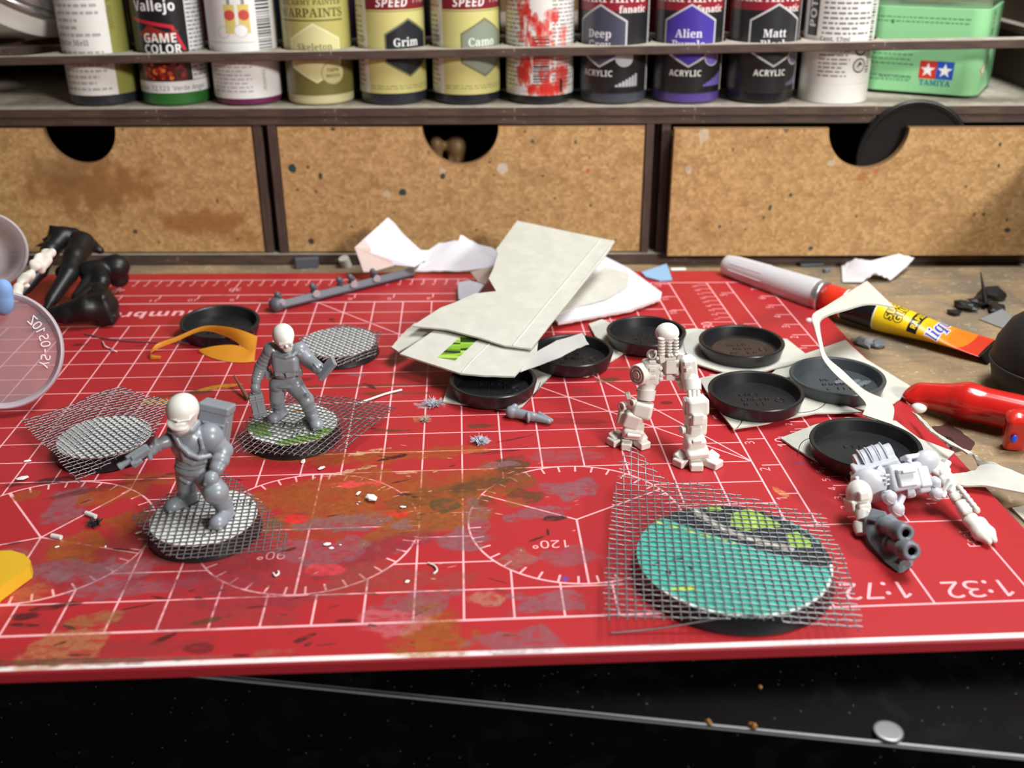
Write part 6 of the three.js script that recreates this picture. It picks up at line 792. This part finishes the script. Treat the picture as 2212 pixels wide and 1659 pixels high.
{
  const t = thing('glue_tube', 'yellow and red super glue tube with a frosted white cap lying on the desk', 'glue tube');
  const P0 = G(1568, 571, 0.36), P1 = G(1780, 642, 0.34), P2 = G(1900, 681, 0.28), P3 = G(2146, 756, -0.1), lerpV = (a, b, k) => a.clone().lerp(b, k), UP = V(0, 1, 0);
  const frame = (a, b) => { const d = b.clone().sub(a).normalize(), side = V().crossVectors(d, UP).normalize(); return { side, up: V().crossVectors(side, d).normalize() }; };
  const f1 = frame(P0, P1), f2 = frame(P1, P3), S = (c, f, a, b, u) => ({ c, ...f, a, b, u });
  part('cap', loft([S(lerpV(P0, P1, 0.0), f1, 0.3, 0.3), S(lerpV(P0, P1, 0.015), f1, 0.37, 0.37), S(lerpV(P0, P1, 0.06), f1, 0.4, 0.4), S(lerpV(P0, P1, 0.5), f1, 0.48, 0.48), S(lerpV(P0, P1, 0.94), f1, 0.55, 0.55), S(lerpV(P0, P1, 0.96), f1, 0.55, 0.55)]), M(0xe4e5ea, 0.4, { transmission: 0.25, thickness: 0 }), t, 'frosted white cap');
  for (let k = 0; k < 10; k++) { const th = k / 10 * 2 * Math.PI, q = (u, r) => lerpV(P0, P1, u).addScaledVector(f1.side, r * Math.cos(th)).addScaledVector(f1.up, r * Math.sin(th)); part('cap_rib', limb(q(0.1, 0.4), q(0.45, 0.465), 0.025, 0.02, 6), M(0xe4e5ea, 0.4), t); }
  part('collar', loft([S(lerpV(P0, P1, 0.95), f1, 0.53, 0.53), S(lerpV(P0, P1, 0.96), f1, 0.575, 0.575), S(lerpV(P0, P1, 1.0), f1, 0.575, 0.575), S(lerpV(P0, P1, 1.01), f1, 0.5, 0.5)]), M(0xc9cacc, 0.25, { metalness: 0.8 }), t, 'shiny metal collar');
  const art = tex(canvas(1024, 512, (c, w, h) => {
    const gr = c.createLinearGradient(0, 0, w, 0); gr.addColorStop(0, '#d8301c'); gr.addColorStop(0.1, '#dd3a1e'); c.fillStyle = '#d8321e'; c.fillRect(0, 0, w, h);
    c.fillStyle = '#f3f1ec'; c.fillRect(128, 0, 10, h); c.fillStyle = '#16161a'; c.fillRect(138, 0, 192, h); c.fillStyle = '#f0ead0'; c.fillRect(326, 0, 8, h);
    const g2 = c.createLinearGradient(334, 0, 900, 0); g2.addColorStop(0, '#f0cf1c'); g2.addColorStop(0.5, '#f2bd18'); g2.addColorStop(0.8, '#ee9418'); g2.addColorStop(1, '#e8641c'); c.fillStyle = g2; c.fillRect(334, 0, 530, h);
    c.fillStyle = '#e04028'; c.fillRect(864, 0, 160, h); c.fillStyle = '#ee8a1e'; c.beginPath(); c.ellipse(840, h * 0.72, 60, 120, 0, 0, 7); c.fill();
    c.fillStyle = '#14141a'; c.fillRect(985, 0, 39, h);
    const up = (t, x, y, size, fill, font, stroke, lw) => { c.save(); c.translate(x, y); c.rotate(-Math.PI / 2); c.font = font.replace('SIZE', size + 'px'); c.textAlign = 'left'; if (stroke) { c.strokeStyle = stroke; c.lineWidth = lw; c.strokeText(t, 0, 0); } c.fillStyle = fill; c.fillText(t, 0, 0); c.restore(); };
    for (const base of [505, 505 - 512]) { up('SUPER', 440, base - 20, 62, '#f0cf1c', 'bold SIZE sans-serif', '#1a1a1a', 12); up('GLUE', 495, base - 20, 62, '#f0cf1c', 'bold SIZE sans-serif', '#1a1a1a', 12); c.fillStyle = '#15151a'; c.fillRect(545, base - 250, 62, 260); up('RAPID', 594, base - 20, 48, '#f3d21e', 'bold SIZE sans-serif'); up('liquid', 735, base + 5, 100, '#3a49b0', 'italic bold SIZE serif', '#e9e6ee', 14); up('PRO', 205, base - 10, 70, '#f2f2f2', 'bold SIZE sans-serif'); up('THE', 290, base - 60, 70, '#f2f2f2', 'bold SIZE sans-serif'); }
    c.fillStyle = '#f6c21e'; for (let i = 0; i < 6; i++) { const a = i / 6 * 6.283; c.beginPath(); c.arc(860 + 20 * Math.cos(a), 205 + 20 * Math.sin(a), 13, 0, 7); c.fill(); }
  }));
  const secs = []; for (let i = 0; i <= 24; i++) { const k = i / 24, c = k < 0.33 ? lerpV(P1, P2, k / 0.33) : lerpV(P2, P3, (k - 0.33) / 0.67), e = smooth(0.35, 1, k); secs.push(S(c, f2, lerp(0.52, 0.86, e), lerp(0.5, 0.05, e ** 0.85), k)); }
  part('tube_body', loft(secs, 48), M(0xffffff, 0.28, { map: art }), t);
  const e0 = P3.clone().addScaledVector(f2.side, 0.88), e1 = P3.clone().addScaledVector(f2.side, -0.88); part('crimp', [bar(e0, e1, 0.3, 0.07, 0.02)], M(0x17171a, 0.35), t, 'black crimped end');
  t.traverse((o) => o);
}
{
  const t = thing('red_tool', 'glossy red rounded plastic tool handle with a blue spot on its end block', 'tool');
  const a = G(1990, 852, 0.2), b = G(2090, 868, 0.3), c = G(2250, 905, 0.3);
  part('handle', body([cap(a, b, 0.34, 0.5), cap(b, c, 0.5, 0.52), ell(a.clone().add(V(-0.1, -0.05, 0)), [0.42, 0.2, 0.3])], 0.05, 0.2), M(0xc4211b, 0.22, { clearcoat: 0.6, clearcoatRoughness: 0.1 }), t);
  const d = G(2196, 932, 0.25); part('end_block', body([blk(d, [0.3, 0.5, 0.26], 0.14, [0.2, -0.3, 0.1]), ell(d.clone().add(V(0, 0.4, -0.05)), [0.34, 0.2, 0.28]), cap(d.clone().add(V(0, 0.3, 0)), c.clone().add(V(-0.3, 0, 0.2)), 0.25, 0.3)], 0.05, 0.1), M(0xc92a20, 0.2, { clearcoat: 0.6, clearcoatRoughness: 0.1 }), t);
  part('blue_spot', at(ball(0.12, 16), D(2191, 948, d.z + 0.27).toArray(), [0, 0, 0], [0.7, 1, 0.4]), M(0x2f4fd0, 0.2), t, 'small blue painted spot');
}
{
  const p = G(2262, 850, -0.3), t = thing('rubber_bulb', 'dusty black rubber bulb standing at the right end of the desk', 'rubber bulb', [p.x, -0.3, p.z]);
  part('bulb', lathe([[0.001, 0], [1.2, 0], [1.55, 0.3], [1.7, 0.9], [1.62, 1.5], [1.35, 2.05], [0.9, 2.45], [0.4, 2.65], [0.001, 2.7]], 56), M(0x19191b, 0.6), t);
  part('seam', at(new THREE.TorusGeometry(1.7, 0.04, 8, 60).rotateX(Math.PI / 2), [0, 0.95, 0]), M(0x242426, 0.6), t);
  seed = 91; const shard = (px, py, s, c, label, group, name = 'plastic_shard') => { const q = G(px, py, -0.3); const g = new THREE.IcosahedronGeometry(s, 1), w = g.attributes.position; for (let i = 0; i < w.count; i++) { const h = 0.7 + 0.6 * hash(Math.round(w.getX(i) * 90), Math.round(w.getY(i) * 90 + w.getZ(i) * 170), px); w.setXYZ(i, w.getX(i) * h * 1.4, w.getY(i) * h * 0.5, w.getZ(i) * h); } g.computeVertexNormals(); return single(name, at(g, [q.x, -0.3 + s * 0.45, q.z], [0, px, 0]), M(c, 0.4), label, 'plastic scrap', group); };
  for (const [x, y, s] of [[2085, 668, 0.3], [2115, 660, 0.36], [2140, 645, 0.42], [2150, 672, 0.3], [2060, 680, 0.2]]) shard(x, y, s, 0x1b1c1d, 'black plastic shard in the heap behind the glue tube', 'black shards behind the glue tube');
  const spike = G(2128, 650, 0.0); single('plastic_spike', limb(spike, spike.clone().add(V(-0.25, 1.0, -0.2)), 0.09, 0.02, 8), M(0x1b1c1d, 0.4), 'thin black plastic spike rising from the heap of shards', 'plastic scrap');
  shard(1868, 746, 0.26, 0x7d848a, 'pale grey plastic chip lying on the bare desk beside a darker one', undefined); shard(1895, 748, 0.24, 0x5f666d, 'darker grey plastic chip lying on the bare desk', undefined);
  cardScrap('thin grey clear film scrap beside the black rubber bulb', [[2115, 690, -0.28], [2165, 668, -0.1], [2205, 700, -0.1], [2180, 715, -0.28]], -0.28, M(0x9a9d9e, 0.25, { transmission: 0.3 }), { name: 'film_scrap', t: 0.02 });
  shard(2040, 960, 0.2, 0x16171a, 'black plastic stub lying on the red brown paint patch', undefined); 
  cardScrap('dried dark red paint patch on the desk under the red tool', [[2010, 925], [2050, 915], [2105, 955], [2098, 972], [2060, 978], [2030, 965]], -0.295, M(0x4a2a28, 0.5), { name: 'paint_patch', t: 0.008, amp: 0.05, step: 0.15 });
  single('putty_blob', body([ell(G(1985, 880, -0.05), [0.22, 0.16, 0.2]), ell(G(1995, 872, 0.0), [0.16, 0.14, 0.16])], 0.03, 0.06), M(0xe9e8e6, 0.4), 'small white putty blob at the mat edge below the red tool', 'putty');
  // white torn paper and small parts along the rack
  cardScrap('folded white paper scrap on the desk in front of the right drawer', [[1818, 575, -0.2], [1850, 560, 0.15], [1880, 565, 0.2], [1940, 550, 0.3], [1975, 558, 0.2], [1960, 575, 0.0], [1925, 605, -0.2], [1890, 590, 0.1], [1862, 610, -0.2], [1820, 610, -0.25]], -0.2, mPaper, { name: 'paper_scrap', t: 0.03 });
  const bit = (px, py, w, h, d, ry, c, label, name = 'sprue_piece') => { const q = G(px, py, -0.3); single(name, at(box(w, h, d, 0.04), [q.x, -0.3 + h / 2 + 0.003, q.z], [0, ry, 0]), M(c, 0.45), label, 'plastic scrap'); };
  bit(664, 578, 0.9, 0.4, 0.3, 0.1, 0x50545e, 'dark grey plastic block behind the mat near the left upright'); bit(1750, 572, 0.95, 0.12, 0.5, 0.05, 0x54585e, 'flat dark grey plastic tile in front of the right drawer'); bit(1690, 562, 0.5, 0.14, 0.14, -0.5, 0xc7c8ca, 'thin pale plastic pin beside the frosted cap');
  const pel = G(746, 577, -0.3); single('plastic_pellet', at(cyl(0.2, 0.22, 0.4, 20), [pel.x, -0.1, pel.z], [0.3, 0, 0.2]), M(0xc9c8be, 0.5), 'short pale plastic pellet standing behind the mat', 'plastic scrap');
  bit(1465, 583, 0.6, 0.06, 0.2, 0, 0xeeeeee, 'thin white strip behind the mat by the blue scrap', 'plastic_strip');
  bit(1785, 588, 0.3, 0.16, 0.2, 0.4, 0x6a6e74, 'small grey nub behind the frosted cap');
  bit(2015, 548, 0.0001 + 0.5, 0.1, 0.3, 0.2, 0x3a3a38, 'dark sliver lying close to the rack base at right');
}
// storage box outside the picture on the right: it shades the end of the right drawer
{
  const t = thing('storage_box', 'brown cardboard storage box standing at the right end of the desk', 'box', [28.05, -0.3, 2.0]);
  part('carton_body', at(box(12, 4.5, 8.6, 0.1), [0, 2.26, 0]), M(0x8a6c48, 0.85), t); part('carton_lid', at(box(12.2, 1.2, 8.8, 0.1), [0, 4.6, 0]), M(0x7f6240, 0.85), t);
}

// ------------------------------------------------------------------ left: clear tub, lid, putty, black resin legs
{
  const clear = M(0xf4eef2, 0.12, { transmission: 0.86, thickness: 0, ior: 1.45 }), edge = M(0xe6dde4, 0.25, { transmission: 0.45, thickness: 0 });
  const c = D(4, 757, 7.7), t = thing('clear_cover', 'clear round plastic lid with raised mirrored letters leaning on the mat', 'lid', [c.x, c.y, c.z]);
  const face = new THREE.Quaternion().setFromEuler(new THREE.Euler(-0.42, 0.12, 0)), R = 1.6, R2 = (g) => g.applyQuaternion(face);
  part('lid_disc', R2(cyl(R - 0.05, R - 0.05, 0.05, 64).rotateX(Math.PI / 2)), clear, t);
  part('lid_rim', R2(lathe([[R - 0.16, -0.12], [R, -0.12], [R + 0.02, 0], [R, 0.12], [R - 0.05, 0.14], [R - 0.08, 0.04], [R - 0.16, 0.03], [R - 0.16, -0.12]], 72).rotateX(Math.PI / 2)), edge, t);
  const font = await new FontLoader().loadAsync('fonts/droid/droid_sans_regular.typeface.json'), glyphs = [];
  [...'YS-0S10Z'].forEach((ch, i) => { const a = (-20 + i * 9.2) * Math.PI / 180, g = new TextGeometry(ch, { font, size: 0.25, depth: 0.03, curveSegments: 4 }); g.computeBoundingBox(); const b = g.boundingBox; g.translate(-(b.min.x + b.max.x) / 2, -0.12, 0.026); g.scale(-1, 1, 1); const q = g.index ? g.toNonIndexed() : g, p = q.attributes.position; for (let k = 0; k < p.count; k += 3) { const x = p.getX(k), y = p.getY(k), z = p.getZ(k); p.setXYZ(k, p.getX(k + 1), p.getY(k + 1), p.getZ(k + 1)); p.setXYZ(k + 1, x, y, z); } q.computeVertexNormals(); q.rotateZ(a - Math.PI / 2).translate(Math.cos(a) * R * 0.72, Math.sin(a) * R * 0.72, 0); glyphs.push(q); });
  part('raised_letters', R2(merge(glyphs)), M(0xefe6ea, 0.4), t);
  const d = D(-28, 540, 0.2), u = thing('clear_tub', 'translucent plastic tub tipped on its side behind the clear lid', 'tub', [d.x, d.y, d.z]);
  const f2 = new THREE.Quaternion().setFromEuler(new THREE.Euler(-0.25, 0.35, 0));
  part('tub_wall', lathe([[0.001, -1.9], [0.95, -1.9], [1.02, -1.8], [1.18, 0.1], [1.26, 0.14], [1.28, 0.3], [1.18, 0.32], [1.1, 0.1], [0.96, -1.75], [0.001, -1.8]], 64).rotateX(Math.PI / 2).applyQuaternion(f2), M(0xece8ec, 0.3, { transmission: 0.6, thickness: 0 }), u);
  const bl = D(4, 642, 7.4); single('blue_putty', body([ell(bl, [0.3, 0.5, 0.2]), ell(bl.clone().add(V(0.12, 0.25, 0)), [0.2, 0.25, 0.18]), ell(bl.clone().add(V(-0.3, 0.1, 0)), [0.35, 0.45, 0.2])], 0.04, 0.1), M(0x7fa6dc, 0.7), 'pale blue putty lump stuck at the top of the clear lid', 'putty');
  seed = 14; const wp = D(30, 618, 4.2); single('white_putty', body(Array.from({ length: 34 }, (_, i) => ell(wp.clone().add(V(-0.2 + i * 0.022 + rr(-0.12, 0.12), -0.4 + i * 0.026 + rr(-0.15, 0.15), -i * 0.06 + rr(-0.1, 0.1))), [rr(0.07, 0.17), rr(0.05, 0.16), rr(0.08, 0.16)])), 0.03, 0.12), M(0xd9d5cc, 0.85), 'crumbly white putty beside the blue putty lump', 'putty');
  const ob = D(-6, 876, 0), pp = G(3, 760, 0.05);
  const black = M(0x111213, 0.42), z = (x, y, k) => D(x / 5.926, 440 + y / 5.926, k), hoof = (a, b, s) => { const dd = b.clone().sub(a).normalize(), n = V(0.5, 0.3, 0.6); return [cap(b, b.clone().addScaledVector(dd, s).addScaledVector(n, s * 0.35), s * 0.42, s * 0.2), cap(b, b.clone().addScaledVector(dd, s).addScaledVector(n, -s * 0.35), s * 0.42, s * 0.2)].map((q) => Object.assign(q, { k: 0.03 })); };
  const fin = (a, b, r) => Object.assign(cap(a, b, r, 0.02), { k: 0.06 });
  const beast = (pts, radii, extra) => { const pr = pts.slice(1).map((p, i) => cap(pts[i], p, radii[i], radii[i + 1])); return body([...pr, ...hoof(pts[pts.length - 2], pts[pts.length - 1], 0.42), ...extra], 0.05, 0.12); };
  const l1 = [z(800, 430, -2.4), z(640, 600, -1.7), z(520, 860, -0.9), z(340, 1080, -0.2)], l2 = [z(1050, 520, -2.2), z(960, 680, -1.4), z(880, 900, -0.5), z(660, 1230, 0.6)], l3 = [z(1330, 1330, 1.5), z(1100, 1330, 1.7), z(860, 1400, 1.8), z(600, 1440, 1.9)];
  single('creature_piece', beast(l1, [0.36, 0.3, 0.23, 0.19], [fin(z(760, 380, -2.4), z(620, 270, -2.4), 0.2), fin(z(700, 440, -2.4), z(520, 460, -2.3), 0.18), fin(z(680, 500, -2.3), z(440, 545, -2.2), 0.16), cap(z(720, 390, -2.4), z(950, 400, -2.5), 0.28, 0.26)]), black, 'black resin beast leg with spiky hip leaning by the left drawer', 'figure part');
  single('creature_piece', beast(l2, [0.46, 0.38, 0.3, 0.22], [cap(z(1000, 450, -2.4), z(1280, 600, -2.4), 0.3, 0.14), fin(z(1200, 540, -2.4), z(1350, 630, -2.4), 0.2)]), black, 'black resin beast leg with a long thigh leaning beside the spiky one', 'figure part');
  single('creature_piece', beast(l3, [0.46, 0.42, 0.33, 0.25], [cap(z(1340, 1300, 1.4), z(1250, 1080, 0.4), 0.42, 0.2), blk(z(1340, 1330, 1.5), [0.3, 0.55, 0.4], 0.15, [0, 0, 0.2]), fin(z(1380, 1400, 1.7), z(1490, 1450, 1.8), 0.22)]), black, 'black resin beast leg lying flat on the mat behind the clear lid', 'figure part');
  single('creature_piece', body([ell(z(1480, 800, -1.4), [0.5, 0.42, 0.45]), cap(z(1480, 800, -1.4), z(1150, 850, -1.0), 0.35, 0.3), ell(z(1150, 900, -0.9), [0.35, 0.4, 0.35]), cap(z(1150, 950, -0.6), z(960, 1190, 0.6), 0.2, 0.13), cap(z(1200, 1050, -0.2), z(1010, 1220, 0.8), 0.16, 0.1), ell(z(800, 880, -1.3), [0.25, 0.25, 0.25]), cap(z(1250, 850, -1), z(1300, 1000, -0.4), 0.3, 0.3), cap(z(1500, 850, -1.6), z(1520, 950, -1.5), 0.35, 0.35)], 0.05, 0.15), black, 'black resin creature body with clawed arm between the beast legs', 'figure part');
}
// orange peel strip and the yellow piece
{
  const Q = (l) => l.map(([x, y, h]) => G(x, y, h)), or = M(0xd08a24, 0.55, { side: THREE.DoubleSide });
  const t = thing('peel_strip', 'curled orange peel like strip draped against an upturned base', 'peel strip');
  part('strip', ribbon(Q([[348, 770, 0.12], [326, 766, 0.16], [336, 745, 0.28], [380, 728, 0.45], [440, 705, 0.74], [485, 706, 0.8], [522, 714, 0.74], [556, 727, 0.58]]), Q([[346, 776, 0.02], [323, 775, 0.02], [332, 758, 0.1], [380, 738, 0.3], [440, 715, 0.58], [490, 728, 0.45], [522, 748, 0.3], [549, 781, 0.02]])), or, t);
  part('folded_end', ribbon(Q([[556, 727, 0.58], [545, 750, 0.32], [500, 745, 0.3], [462, 748, 0.22], [430, 755, 0.12]]), Q([[549, 781, 0.02], [525, 783, 0.02], [490, 781, 0.02], [455, 772, 0.02], [432, 762, 0.02]])), or, t);
  seed = 3; single('yellow_piece', sheet(P2([[-60, 1225], [-20, 1216], [30, 1214], [58, 1222], [72, 1236], [70, 1248], [40, 1270], [0, 1300], [-40, 1330], [-80, 1340]], 0.02), 0.3, 2), M(0xdcae28, 0.5), 'flat yellow rounded plastic piece at the front left of the mat', 'plastic piece');
}
// grey sprue bar with studs
{
  const a = G(598, 662, 0.16), b = G(892, 588, 0.16), t = thing('sprue_bar', 'dark grey plastic sprue bar with round studs at the back of the mat', 'sprue'), m = M(0x585962, 0.45);
  part('bar', [bar(a, b, 0.3, 0.34, 0.06)], m, t); part('bar_end', at(ball(0.3, 16), [a.x, 0.24, a.z], [0, 0, 0], [0.9, 0.9, 1]), m, t);
  for (const k of [0.02, 0.26, 0.45, 0.53, 0.7]) { const p = a.clone().lerp(b, k); part('stud', [at(cyl(0.1, 0.12, 0.34, 16), [p.x, 0.4, p.z], [0.2, 0, -0.3]), at(ball(0.11, 12), [p.x - 0.04, 0.58, p.z + 0.03])], m, t); if (k !== 0.45) part('cut_face', at(cyl(0.13, 0.13, 0.03, 20).rotateX(Math.PI / 2), [p.x + 0.12, 0.36, p.z + 0.22], [0.2, 0.3, 0]), M(0xb9bcc4, 0.4), t, 'pale cut face'); }
}

// ------------------------------------------------------------------ crumbs and offcuts on the mat
{
  seed = 123;
  const chip = (s) => { const g = new THREE.IcosahedronGeometry(s, 0), p = g.attributes.position; for (let i = 0; i < p.count; i++) { const h = 0.75 + 0.5 * hash(Math.round(p.getX(i) * 200), Math.round(p.getZ(i) * 200 + p.getY(i) * 90), 5); p.setXYZ(i, p.getX(i) * h, p.getY(i) * h * 0.6, p.getZ(i) * h); } g.computeVertexNormals(); return g; };
  const mChip = M(0xeeeeec, 0.45), crumb = (px, py, s, label, group, st = [1, 1, 1], ry = 0) => { const q = G(px, py); return single('plastic_chip', at(chip(s), [q.x, s * 0.5, q.z], [0, ry, 0], st), mChip, label, 'plastic chip', group); };
  const W = 'white plastic crumb on the paint stained part of the mat', GW = 'white crumbs on the stained mat';
  crumb(803, 1081, 0.17, 'largest white plastic chip on the brown paint stain', undefined, [1, 0.6, 0.8], -0.5);
  for (const [x, y, s] of [[774, 1068, 0.07], [695, 1014, 0.08], [707, 1178, 0.07], [716, 1186, 0.05], [870, 1097, 0.06], [123, 1183, 0.04], [299, 1153, 0.06], [735, 1178, 0.03], [880, 1258, 0.05], [772, 1090, 0.03], [228, 1182, 0.04], [776, 1085, 0.025]]) crumb(x, y, s, W, GW, [1.3, 0.7, 0.8], x);
  crumb(655, 1000, 0.09, 'pale chip with a curled tip in front of the green patched base', undefined, [0.8, 1.2, 1], 0.3);
  crumb(60, 998, 0.07, 'white chip beside the mesh topped base near the clear lid', undefined, [1.4, 0.5, 1], 0.2); crumb(49, 1037, 0.12, 'flat white flake on the crossing by the pentagon protractor', undefined, [1.4, 0.35, 0.8], 0.5);
  for (const [x, y, l] of [['rod', 0, 0]]) void 0;
  const rod = (x0, y0, x1, y1, r, col, label, name = 'plastic_rod', h = r) => single(name, limb(G(x0, y0, h), G(x1, y1, h), r, r, 12), M(col, 0.4), label, 'plastic rod');
  rod(186, 1108, 207, 1116, 0.055, 0xd9d9dc, 'short white plastic rod offcut beside a tuft of black fluff'); rod(112, 1157, 132, 1161, 0.055, 0xd9d9d6, 'short white rod offcut near the pentagon protractor centre');
  single('white_filament', tube([[768, 873, 0.5], [800, 862, 0.3], [835, 850, 0.12], [868, 842, 0.05]].map(([x, y, h]) => G(x, y, h * 0.2 + 0.03)), 0.03, 24, 8), M(0xf2f2f0, 0.4), 'thin bent white plastic filament lying by the long mesh', 'filament');
  single('grey_bristle', tube([[182, 721], [240, 733], [320, 739], [400, 741], [480, 748]].map(([x, y]) => G(x, y, 0.03)), 0.03, 30, 6), M(0x6c4a50, 0.6), 'long thin grey bristle lying on the mat near the orange strip', 'bristle');
  single('wood_splinter', limb(G(506, 812, 0.35), G(536, 862, 0.05), 0.03, 0.06, 8), M(0x7b5a40, 0.8), 'brown wood splinter leaning beside the figure with the case', 'splinter');
  single('loose_wire', tube([[1320, 1368, 0.03], [1420, 1358, 0.1], [1520, 1342, 0.25], [1600, 1330, 0.42], [1640, 1332, 0.46]].map(([x, y, h]) => G(x, y, h)), 0.018, 30, 6), mWire, 'loose silver wire curving under the front of the big mesh', 'wire');
  single('curl_shaving', tube([[925, 1216], [938, 1222], [944, 1232], [936, 1240]].map(([x, y]) => G(x, y, 0.03)), 0.025, 16, 6), M(0xcfd2c4, 0.5), 'curled pale plastic shaving on the mat between two protractors', 'shaving');
  single('curl_shaving', tube([[590, 1238], [595, 1244], [602, 1239], [601, 1234]].map(([x, y]) => G(x, y, 0.03)), 0.025, 12, 6), M(0xd9d6d4, 0.5), 'tiny curled white shaving inside the ninety degree protractor', 'shaving');
  single('swarf_curl', tube([[222, 738], [228, 748], [236, 752], [246, 757], [253, 760]].map(([x, y], i) => G(x, y, 0.03 + (i % 2) * 0.05)), 0.02, 24, 6), M(0xd4c9cc, 0.5), 'pale twisted swarf curl by the long bristle', 'shaving');
  const fluff = (px, py, r, n, cols, label, s) => { seed = s; const q = G(px, py, 0.02), gs = []; for (let i = 0; i < n; i++) { const a = rr(0, 6.28), l = r * rr(0.3, 1), b = rr(0, 6.28); gs.push(limb(V(q.x + Math.cos(a) * l * 0.3, 0.02 + rr(0, 0.05), q.z + Math.sin(a) * l * 0.3), V(q.x + Math.cos(a) * l, 0.02 + rr(0, 0.16), q.z + Math.sin(a) * l), 0.014, 0.008, 5)); if (i % 3 === 0) gs.push(at(new THREE.TetrahedronGeometry(rr(0.03, 0.08)), [q.x + Math.cos(b) * l * 0.4, 0.04, q.z + Math.sin(b) * l * 0.4], [a, b, 0])); } const m = single('fluff_tuft', merge(gs), M(cols, 0.55), label, 'fluff'); return m; };
  fluff(205, 1133, 0.2, 60, 0x24262a, 'tuft of black fluff on the brown stained mat', 4);
  fluff(936, 874, 0.32, 110, 0xb4b8c2, 'frayed silver grey fluff patch left of the small cream card', 5); fluff(1035, 955, 0.26, 80, 0xb9bdca, 'silver grey fluff patch on the rust paint spot', 6); fluff(918, 908, 0.2, 40, 0xb0a898, 'small fawn fluff patch below the frayed silver one', 8);
}

// ------------------------------------------------------------------ centimetres to metres
{
  const done = new Set();
  scene.traverse((o) => {
    if (o === scene || o.userData.baked) return;
    if (!o.isLight) o.position.multiplyScalar(0.01);
    if (o.geometry && !done.has(o.geometry)) { done.add(o.geometry); o.geometry.scale(0.01, 0.01, 0.01); }
  });
}
renderer.render(scene, camera);
